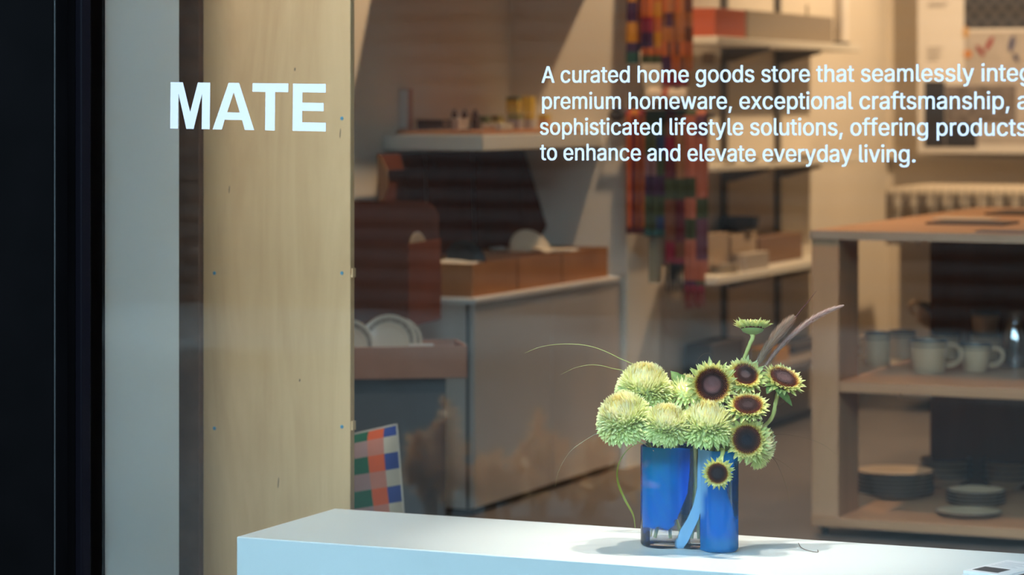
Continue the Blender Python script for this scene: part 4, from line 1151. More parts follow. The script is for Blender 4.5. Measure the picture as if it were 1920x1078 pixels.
chrysanthemum(1208, 726, 5.05, 50, cdir(0.05, 0.86, 0.42), 'L', 0.55, 1.8, 'round cream-yellow chrysanthemum at the top left of the bouquet', 1, warm=1.2)
chrysanthemum(1171, 784, 4.99, 52, cdir(-0.30, 0.80, 0.50), 'L', 0.75, 3.1, 'large pale green chrysanthemum, leftmost bloom in the vase', 2)
chrysanthemum(1250, 796, 4.965, 43, cdir(0.05, 0.84, 0.52), 'L', 0.5, 0.6, 'smaller cream chrysanthemum over the rim of the left vase lobe', 3)
chrysanthemum(1286, 738, 5.07, 39, cdir(0.10, 0.95, 0.15), 'M', 0.3, 2.0, 'small cream chrysanthemum half hidden left of the biggest sunflower', 4, N=240)
chrysanthemum(1325, 798, 4.975, 50, cdir(0.0, 0.92, 0.34), 'M', 0.6, 1.0, 'pale green chrysanthemum below the biggest sunflower, middle of the bouquet', 5)
chrysanthemum(1413, 832, 5.02, 43, cdir(0.72, 0.52, 0.30), 'R', 0.6, 0.4, 'pale green chrysanthemum behind a sunflower at the lower right of the bouquet', 6)
chrysanthemum(1256, 775, 5.07, 30, cdir(0.0, 0.95, 0.2), 'L', 0.2, 0.0, 'yellowish chrysanthemum peeping out behind the smaller cream bloom', 7, N=500)

DBR, RED_, ORG = (0.030, 0.012, 0.010), (0.11, 0.022, 0.012), (0.85, 0.34, 0.03)
def sunflower(px, py, d, rd_px, ro_px, ax, stem_pts, label, seed, lean=0.25, eye=(0.10, 0.055, 0.055), eye_r=0.45, npet=26, leaf=None, back=False):
    c = at_d(px, py, d); rd = rd_px * d / F; ro = ro_px * d / F; A = V(ax)
    t = thing('sunflower', c, label, 'flower', 'dark-eyed green sunflowers in the blue vase')
    r = random.Random(seed); M = axis_M(c, A); M3 = M.to_3x3()
    # disc with florets
    mb = MB(c)
    prof = [(0, 0.10), (0.16, 0.07), (0.30, 0.13), (0.46, 0.155), (0.62, 0.15), (0.82, 0.10), (0.97, 0.0), (0.98, -0.25), (0, -0.25)]
    b = len(mb.v); mb.lathe([(q * rd, z * rd) for q, z in prof], 40, M)
    n = len(prof)
    for i in range(len(mb.c)):
        q = prof[i % n][0]
        col = mixc(eye, DBR, sm(eye_r - 0.06, eye_r + 0.06, q))
        mb.c[i] = mixc(col, RED_, sm(0.66, 0.95, q))
    mb.build('flower_disc', m_disc, t, sharp=180)
    mb = MB(c)
    for i in range(330):
        q = math.sqrt((i + 40) / 370) * 0.98; ph = i * GOLD; u = M3 @ V((math.cos(ph), math.sin(ph), 0))
        z = 0.155 * (1 - max(0, (q - 0.5) / 0.5) ** 2) * rd if q > 0.3 else 0.11 * rd
        p = c + u * q * rd + A * z * 0.9
        hgt = rd * (0.05 + 0.11 * sm(0.5, 0.95, q)); c0 = mixc(DBR, (0.22, 0.045, 0.02), sm(0.5, 0.85, q)); 
        c1 = mixc(mixc(eye, DBR, sm(eye_r - .05, eye_r + .05, q)), mixc((0.16, 0.04, 0.018), ORG, r.random() ** 1.2), sm(0.62, 0.88, q) * (1 if q > .8 else .5))
        dn = (A + u * (0.25 + 0.7 * sm(0.75, 1, q))).normalized(); s = dn.cross(u).normalized() * rd * 0.030
        k = mb.add(p - s, c0); mb.add(p + s, c0); mb.add(p + dn * hgt + s * 0.6, c1); mb.add(p + dn * hgt - s * 0.6, c1); mb.face(k, k + 1, k + 2, k + 3)
    for i in range(120):
        ph = 2 * math.pi * i / 120 + r.uniform(-.02, .02); u = M3 @ V((math.cos(ph), math.sin(ph), 0))
        s = A.cross(u) * rd * 0.034; p = c + u * rd * 0.92 + A * rd * 0.10
        L_ = rd * r.uniform(0.20, 0.34); dn = (u * 0.8 + A * r.uniform(0.4, 0.9)).normalized()
        c1 = mixc(ORG, (0.75, 0.42, 0.03), r.random())
        k = mb.add(p - s, RED_); mb.add(p + s, RED_); mb.add(p + dn * L_, c1); mb.face(k, k + 1, k + 2)
    mb.build('florets', m_leaf, t, sharp=180)
    # short yellow-green petals, then pointed green bracts
    mb = MB(c); span = ro - rd
    for ring_, n_, l0, zz in ((0, npet, 0.82, 0.02), (1, npet, 0.95, -0.05)):
        for i in range(n_):
            ph = 2 * math.pi * (i + 0.5 * ring_) / n_ + r.uniform(-.08, .08); u = M3 @ V((math.cos(ph), math.sin(ph), 0))
            dn = (u + A * (lean + 0.25 * (1 - ring_) + r.uniform(-.1, .15))).normalized()
            g = r.random()
            petal(mb, c + u * rd * 0.94 + A * zz * rd, dn, A, span * l0 * r.uniform(0.75, 1.1), span * r.uniform(0.42, 0.6), r.uniform(0.1, 0.9), r.uniform(0.4, 1.2),
                  mixc((0.85, 0.70, 0.12), (0.80, 0.78, 0.24), g), mixc((0.96, 0.90, 0.42), (0.86, 0.90, 0.46), g), prof=(0.5, 0.95, 1.0, 0.6, 0.05))
    mb.build('petals', m_petal, t, sharp=180)
    mb = MB(c)
    for ring_, n_, zz in ((0, 20, -0.10), (1, 18, -0.22)):
        for i in range(n_):
            ph = 2 * math.pi * (i + 0.5 * ring_) / n_ + r.uniform(-.1, .1); u = M3 @ V((math.cos(ph), math.sin(ph), 0))
            dn = (u + A * ((0.02 if not back else 0.55) - 0.25 * ring_ * (0 if back else 1) + r.uniform(-.15, .15))).normalized()
            g = r.random()
            petal(mb, c + u * rd * (0.80) + A * zz * rd, dn, A, (ro * 1.08 - rd * 0.8) * r.uniform(0.85, 1.12), span * r.uniform(0.55, 0.75), r.uniform(-0.2, 0.6), r.uniform(0.3, 0.9),
                  mixc((0.34, 0.44, 0.08), (0.46, 0.54, 0.12), g), mixc((0.66, 0.74, 0.28), (0.86, 0.88, 0.46), g), prof=(0.8, 1.0, 0.85, 0.42, 0.03))
    mb.build('bracts', m_petal, t, sharp=180)
    mb = MB(c); mb.lathe([(0.99 * rd, -0.24 * rd), (0.85 * rd, -0.45 * rd), (0.45 * rd, -0.62 * rd), (0.16 * rd, -0.72 * rd), (0, -0.75 * rd)], 24, M, c=(0.27, 0.37, 0.11)); mb.build('receptacle', m_stem, t)
    if stem_pts:
        p0 = c - A * rd * 0.66
        pts = spline([p0, p0 - A * rd * 0.35] + stem_pts, 6) if len(stem_pts) < 12 else [p0] + stem_pts
        N_ = len(pts)
        mb = MB(c); mb.tube(pts, [0.0050 - 0.0014 * min(1, i / 8) + 0.0003 * math.sin(i * 2.1) for i in range(N_)], 10, c=[mixc(SG2, (0.46, 0.48, 0.15), i / N_) for i in range(N_)])
        for i in range(2, min(N_ - 1, 22)):
            for k in range(3):
                a = r.uniform(0, 6.28); tdir = (pts[i + 1] - pts[i]).normalized(); q = tdir.orthogonal().normalized(); q.rotate(Matrix.Rotation(a, 3, tdir))
                base = pts[i] + q * 0.0034; mb.tube([base, base + q * 0.0016], [0.00025, 0.0001], 3, c=(0.5, 0.55, 0.3))
        mb.build('stem', m_stem, t)
    if leaf:
        mb = MB(c)
        for (p, dn, up_, L_, w_) in leaf:
            dn = V(dn).normalized(); up_ = V(up_).normalized(); side = dn.cross(up_).normalized(); up_ = side.cross(dn); b = len(mb.v); n_ = 12
            for i in range(n_ + 1):
                tt = i / n_; w = w_ * (math.sin(math.pi * tt ** 0.75) ** 0.9 + 0.03) * (1 - 0.16 * (i % 2)) * (0 if i == n_ else 1)
                q = V(p) + dn * L_ * tt + up_ * (-0.18 * L_ * tt * tt)
                cc = mixc((0.10, 0.20, 0.04), (0.22, 0.34, 0.07), (i % 3) / 3)
                mb.add(q - side * w + up_ * w * 0.3, cc); mb.add(q, mixc(cc, (0.35, 0.45, 0.2), 0.4)); mb.add(q + side * w + up_ * w * 0.3, cc)
            for i in range(n_):
                for j in (0, 1):
                    k = b + i * 3 + j; mb.face(k, k + 1, k + 4, k + 3)
        mb.build('leaf', m_leaf, t, sharp=180)
    return t
m_disc = mat_attr('flower_disc', 0.85, 0.0, 0.04)
def rim_end(lobe, r, a): return [vase_pt(lobe, r, a, VH + 0.01), vase_pt(lobe, r, a + 0.5, VH * 0.55), vase_pt(lobe, r * 0.8, a + 1.5, 0.018)]
sunflower(1335, 721, 4.985, 30, 47, cdir(0.02, 0.12, 1), [at_d(1338, 770, 5.03)] + rim_end('M', 0.4, 1.4),
          'biggest sunflower, facing the street at the centre of the bouquet', 31, eye=(0.16, 0.075, 0.075), eye_r=0.50,
          leaf=[(at_d(1300, 745, 5.06), RIGHT * -0.62 + UP * 0.75, NEAR + UP * 0.2, 0.062, 0.017), (at_d(1312, 740, 5.08), RIGHT * -0.8 + UP * 0.5, NEAR * 0.6 + UP, 0.05, 0.014)])
sunflower(1397, 703, 5.01, 23, 40, cdir(0.12, 0.60, 0.72), [at_d(1396, 760, 5.05)] + rim_end('R', 0.2, 2.4),
          'sunflower tilted upward, right beside the biggest one', 32, eye=(0.07, 0.045, 0.045), eye_r=0.4)
sunflower(1469, 710, 5.02, 27, 42, cdir(0.28, 0.80, 0.50), [at_d(1455, 752, 5.03), at_d(1447, 783, 5.03), at_d(1425, 806, 5.04), at_d(1398, 826, 5.04)] + rim_end('R', 0.5, 1.0),
          'rightmost sunflower, on a thick bent stem of its own', 33, lean=0.15, eye=(0.10, 0.055, 0.055), eye_r=0.6,
          leaf=[(at_d(1452, 728, 5.0), RIGHT * 0.72 - UP * 0.55, NEAR * 0.5 + UP * 0.8, 0.046, 0.012), (at_d(1449, 724, 5.01), RIGHT * -0.3 - UP * 0.25 + NEAR * 0.3, NEAR * 0.5 + UP, 0.02, 0.008)])
sunflower(1402, 761, 4.965, 26, 41, cdir(-0.02, 0.82, 0.52), [at_d(1400, 800, 5.02)] + rim_end('R', 0.45, 3.0),
          'sunflower seen at a low angle, right of the middle chrysanthemum', 34, lean=0.1, eye=(0.045, 0.025, 0.025), eye_r=0.4)
sunflower(1401, 824, 4.95, 26, 43, cdir(-0.18, 0.12, 0.95), [at_d(1396, 842, 5.0)] + rim_end('R', 0.55, 0.2),
          'sunflower in front of the lower right chrysanthemum, above the vase rim', 35, eye=(0.018, 0.016, 0.022), eye_r=0.45)
sunflower(1346, 887, 4.915, 18.5, 30, cdir(-0.22, -0.02, 0.95), [at_d(1352, 862, 4.945), at_d(1356, 843, 4.965), vase_pt('R', 0.45, TH - 1.9, VH - 0.02), vase_pt('R', 0.4, 0.3, 0.02)],
          'smallest sunflower, hanging in front of the right vase lobe', 36, eye=(0.03, 0.02, 0.022), eye_r=0.5, npet=22)
sunflower(1411, 612, 5.03, 22, 38, cdir(0.02, 0.97, -0.22), [at_d(1404, 650, 5.03), at_d(1391, 690, 5.04), at_d(1382, 760, 5.05)] + rim_end('R', 0.3, 1.9),
          'highest sunflower, seen from behind with green bracts, on a tall stem', 37, lean=0.5, back=True)

# purple fountain grass
def plume(pts_px, d, wpx, label, seed, colA, colB, awn=None):
    pts = spline([at_d(x, y, d) for x, y in pts_px], 10); c = pts[0]
    t = thing('fountain_grass_plume', c, label, 'grass', 'fountain grass plumes in the blue vase')
    r = random.Random(seed); N_ = len(pts); mb = MB(c); W_ = wpx * d / F
    for i in range(3000):
        k = r.random() ** 0.9; f = k * (N_ - 1.001); j = int(f); p = pts[j].lerp(pts[j + 1], f - j); td = (pts[j + 1] - pts[j]).normalized()
        q = td.orthogonal().normalized(); q.rotate(Matrix.Rotation(r.uniform(0, 6.28), 3, td))
        w = W_ * (math.sin(math.pi * min(1, 0.12 + 0.86 * k)) ** 0.6) * r.uniform(0.5, 1.15)
        dn = (td * 1.5 + q * 0.75).normalized(); L_ = w * 1.9
        cc = mixc(colA, colB, r.random()); s = dn.cross(q).normalized() * 0.00055
        m_ = p + dn * L_ * 0.5; b = len(mb.v)
        mb.add(p - s * 1.5, cc); mb.add(p + s * 1.5, cc); mb.add(m_ + s, cc); mb.add(m_ - s, cc); mb.add(p + dn * L_ + td * L_ * 0.2, mixc(cc, (0.6, 0.5, 0.48), 0.4))
        mb.face(b, b + 1, b + 2, b + 3); mb.face(b + 3, b + 2, b + 4)
    for i in range(260):
        k = (i + 0.5) / 260; f = k * (N_ - 1.001); j = int(f); p = pts[j].lerp(pts[j + 1], f - j); td = (pts[j + 1] - pts[j]).normalized()
        q = td.orthogonal().normalized(); q.rotate(Matrix.Rotation(i * GOLD, 3, td)); w = W_ * 0.38 * (math.sin(math.pi * min(1, 0.15 + 0.84 * k)) ** 0.7)
        mb.tube([p, p + (q * 0.8 + td).normalized() * w, p + (q * 0.5 + td).normalized() * w * 1.9], [0.0005, 0.0011, 0.0003], 4, c=mixc(colA, (0.02, 0.01, 0.01), 0.3))
    mb.build('bristles', m_leaf, t, sharp=180)
    low = rim_end('R', 0.25, 1.0 + seed)
    st_ = spline([pts[-1], pts[N_ // 2], pts[0], (pts[0] * 2 + low[0]) / 3 + RIGHT * 0.004] + low, 8)
    MB(c).tube(st_, [0.0006] * 10 + [0.0012] * (len(st_) - 10), 6, c=(0.30, 0.26, 0.14)).build('stem', m_stem, t)
    if awn: MB(c).tube(spline([at_d(x, y, d) for x, y in awn], 8), [0.0012 - 0.0010 * i / (len(awn) * 8 - 7) for i in range((len(awn) - 1) * 8 + 1)], 5, c=(0.10, 0.03, 0.035)).build('awn', m_stem, t)
plume(((1414, 690), (1437, 655), (1460, 625), (1486, 596)), 5.05, 15, 'shorter dark brown fountain grass plume leaning right above the sunflowers', 1, (0.34, 0.15, 0.07), (0.66, 0.42, 0.26), awn=((1478, 612), (1500, 584), (1518, 562), (1531, 545)))
plume(((1432, 690), (1462, 652), (1505, 612), (1545, 587), (1580, 573)), 5.06, 8.5, 'longer pinkish fountain grass plume reaching far right', 2, (0.52, 0.22, 0.18), (0.82, 0.62, 0.50))

# grass blades
def blade(pts_px, d, w0, label, col, flat=0.35, name='grass_blade', taper=True, dd=None):
    n_ = len(pts_px)
    pts = spline([at_d(x, y, (d + (dd[i] if dd else 0))) for i, (x, y) in enumerate(pts_px)], 10); N_ = len(pts)
    c = pts[-1]
    rad = [w0 * (0.25 + 0.75 * math.sin(math.pi * (0.08 + 0.84 * (i / N_))) if not taper else 0.15 + 0.85 * i / N_) for i in range(N_)]
    o = MB(c).tube(pts, rad, 8, c=[mixc(col, (0.45, 0.46, 0.12), 0.6 * (1 - i / N_) ** 3) for i in range(N_)], flat=flat).build(name, m_leaf)
    o.location = c
    return tag(o, label, 'grass', 'loose grass blades around the bouquet')
Gd = (0.42, 0.54, 0.18)
blade(((984, 662), (1015, 650), (1062, 645), (1110, 650), (1158, 670), (1200, 700), (1216, 800), (1235, 846)), 5.04, 0.0028, 'longest thin grass blade arching far left above the blooms', Gd, dd=[0, 0, 0, 0, 0.01, 0.05, 0.05, 0.0])
blade(((1052, 702), (1080, 689), (1112, 684), (1145, 690), (1185, 708), (1225, 800), (1240, 846)), 5.05, 0.0022, 'second thin grass blade arching left, just under the longest', Gd, dd=[0, 0, 0, 0.01, 0.05, 0.05, 0])
blade(((1041, 912), (1048, 882), (1068, 848), (1098, 825), (1128, 812), (1190, 822), (1226, 846)), 5.0, 0.0018, 'thin grey-green blade drooping at the far left of the bouquet', (0.45, 0.50, 0.38), dd=[0, 0, 0, 0, 0.02, 0.05, 0.02])
b_ = at_Z(1191, 993, PT)
db = depth(b_)
blade(((1191, 989), (1187, 965), (1171, 935), (1159, 905), (1158, 878), (1168, 854), (1186, 836), (1206, 831), (1224, 848)), db, 0.0046, 'broad curly green blade drooping down left of the vase to the plinth', (0.26, 0.44, 0.10), flat=0.16, taper=False, dd=[0, -0.01, -0.02, -0.03, -0.04, -0.05, -0.05, -0.05, -0.04])
blade(((1586, 872), (1565, 850), (1540, 832), (1500, 819), (1455, 815), (1410, 830), (1372, 842)), 5.03, 0.0010, 'fine dark stalk arching to the far right of the vase', (0.10, 0.07, 0.06), dd=[0, 0, 0, 0, 0, 0.02, 0])
blade(((1481, 942), (1474, 912), (1462, 880), (1448, 858), (1420, 850), (1375, 842)), 5.02, 0.0012, 'short fine dark stalk drooping to the right of vase', (0.09, 0.06, 0.08), dd=[0, 0, 0, 0, 0.02, 0])
blade(((1508, 915), (1500, 895), (1480, 876), (1450, 858), (1410, 846), (1372, 842)), 5.04, 0.0008, 'hair-fine brown stalk drooping right, outermost on that side', (0.14, 0.10, 0.07))
blade(((1522, 729), (1500, 738), (1472, 752), (1450, 768), (1410, 800), (1366, 844)), 5.06, 0.0014, 'dark purple stalk sticking out right below the rightmost sunflower', (0.07, 0.03, 0.04))
blade(((1320, 700), (1338, 672), (1325, 662), (1308, 676), (1300, 720), (1310, 800), (1312, 846)), 5.07, 0.0007, 'fine reddish stalk curling above the biggest sunflower', (0.14, 0.04, 0.03))
# one fallen on the plinth
p_ = [at_Z(x, y, PT + 0.0016) for x, y in ((1497, 1018), (1503, 1027), (1518, 1033), (1533, 1035), (1533, 1031))]
o = MB(p_[0]).tube(spline(p_, 8), 0.0006, 6, c=(0.12, 0.08, 0.06)).build('grass_blade', m_leaf); o.location = p_[0]
tag(o, 'fallen hair-fine stalk lying on the plinth right of the vase', 'grass', 'loose grass blades around the bouquet')

# ------------------------------------------------------------------ leaflets on the plinth
m_leafp = mat('leaflet_paper', (0.86, 0.87, 0.90), 0.5)
m_print = mat('leaflet_print', (0.06, 0.055, 0.06), 0.6); m_txt = mat('leaflet_text', (0.45, 0.47, 0.52), 0.7)
def leaflet(pa, pb, pc, label, n=3):
    A0, B0, C0 = (at_Z(*p, PT) for p in (pa, pb, pc))    # near-left, near-right, far-left corners
    x = (B0 - A0); w = x.length; x.normalize(); y = V((-x.y, x.x, 0)); h = abs((C0 - A0).dot(y))
    t = thing('leaflet', V((A0.x, A0.y, PT)), label, 'leaflet', 'white leaflets at the plinth corner'); t.rotation_euler = (0, 0, math.atan2(x.y, x.x))
    MB().box((0, 0, 0.0004), (w, h, 0.0064)).build('paper_stack', m_leafp, t, bevel=0.0004)
    MB().box((w * 0.10, h * 0.10, 0.00642), (w * 0.72, h * 0.40, 0.0065)).build('printed_photo', m_print, t, smooth=False)
    mb = MB()
    for k in range(5): mb.box((w * 0.12, h * (0.52 + 0.075 * k), 0.00642), (w * (0.12 + (0.5 if k % 2 else 0.62)), h * (0.535 + 0.075 * k), 0.0065))
    mb.build('printed_text', m_txt, t, smooth=False)
leaflet((1806, 1076), (1884, 1086), (1838, 1050), 'white leaflet stack with dark photo strip on the plinth, left of two')
leaflet((1888, 1087), (1970, 1098), (1916, 1058), 'white leaflet stack at the picture edge on the plinth, right of two')

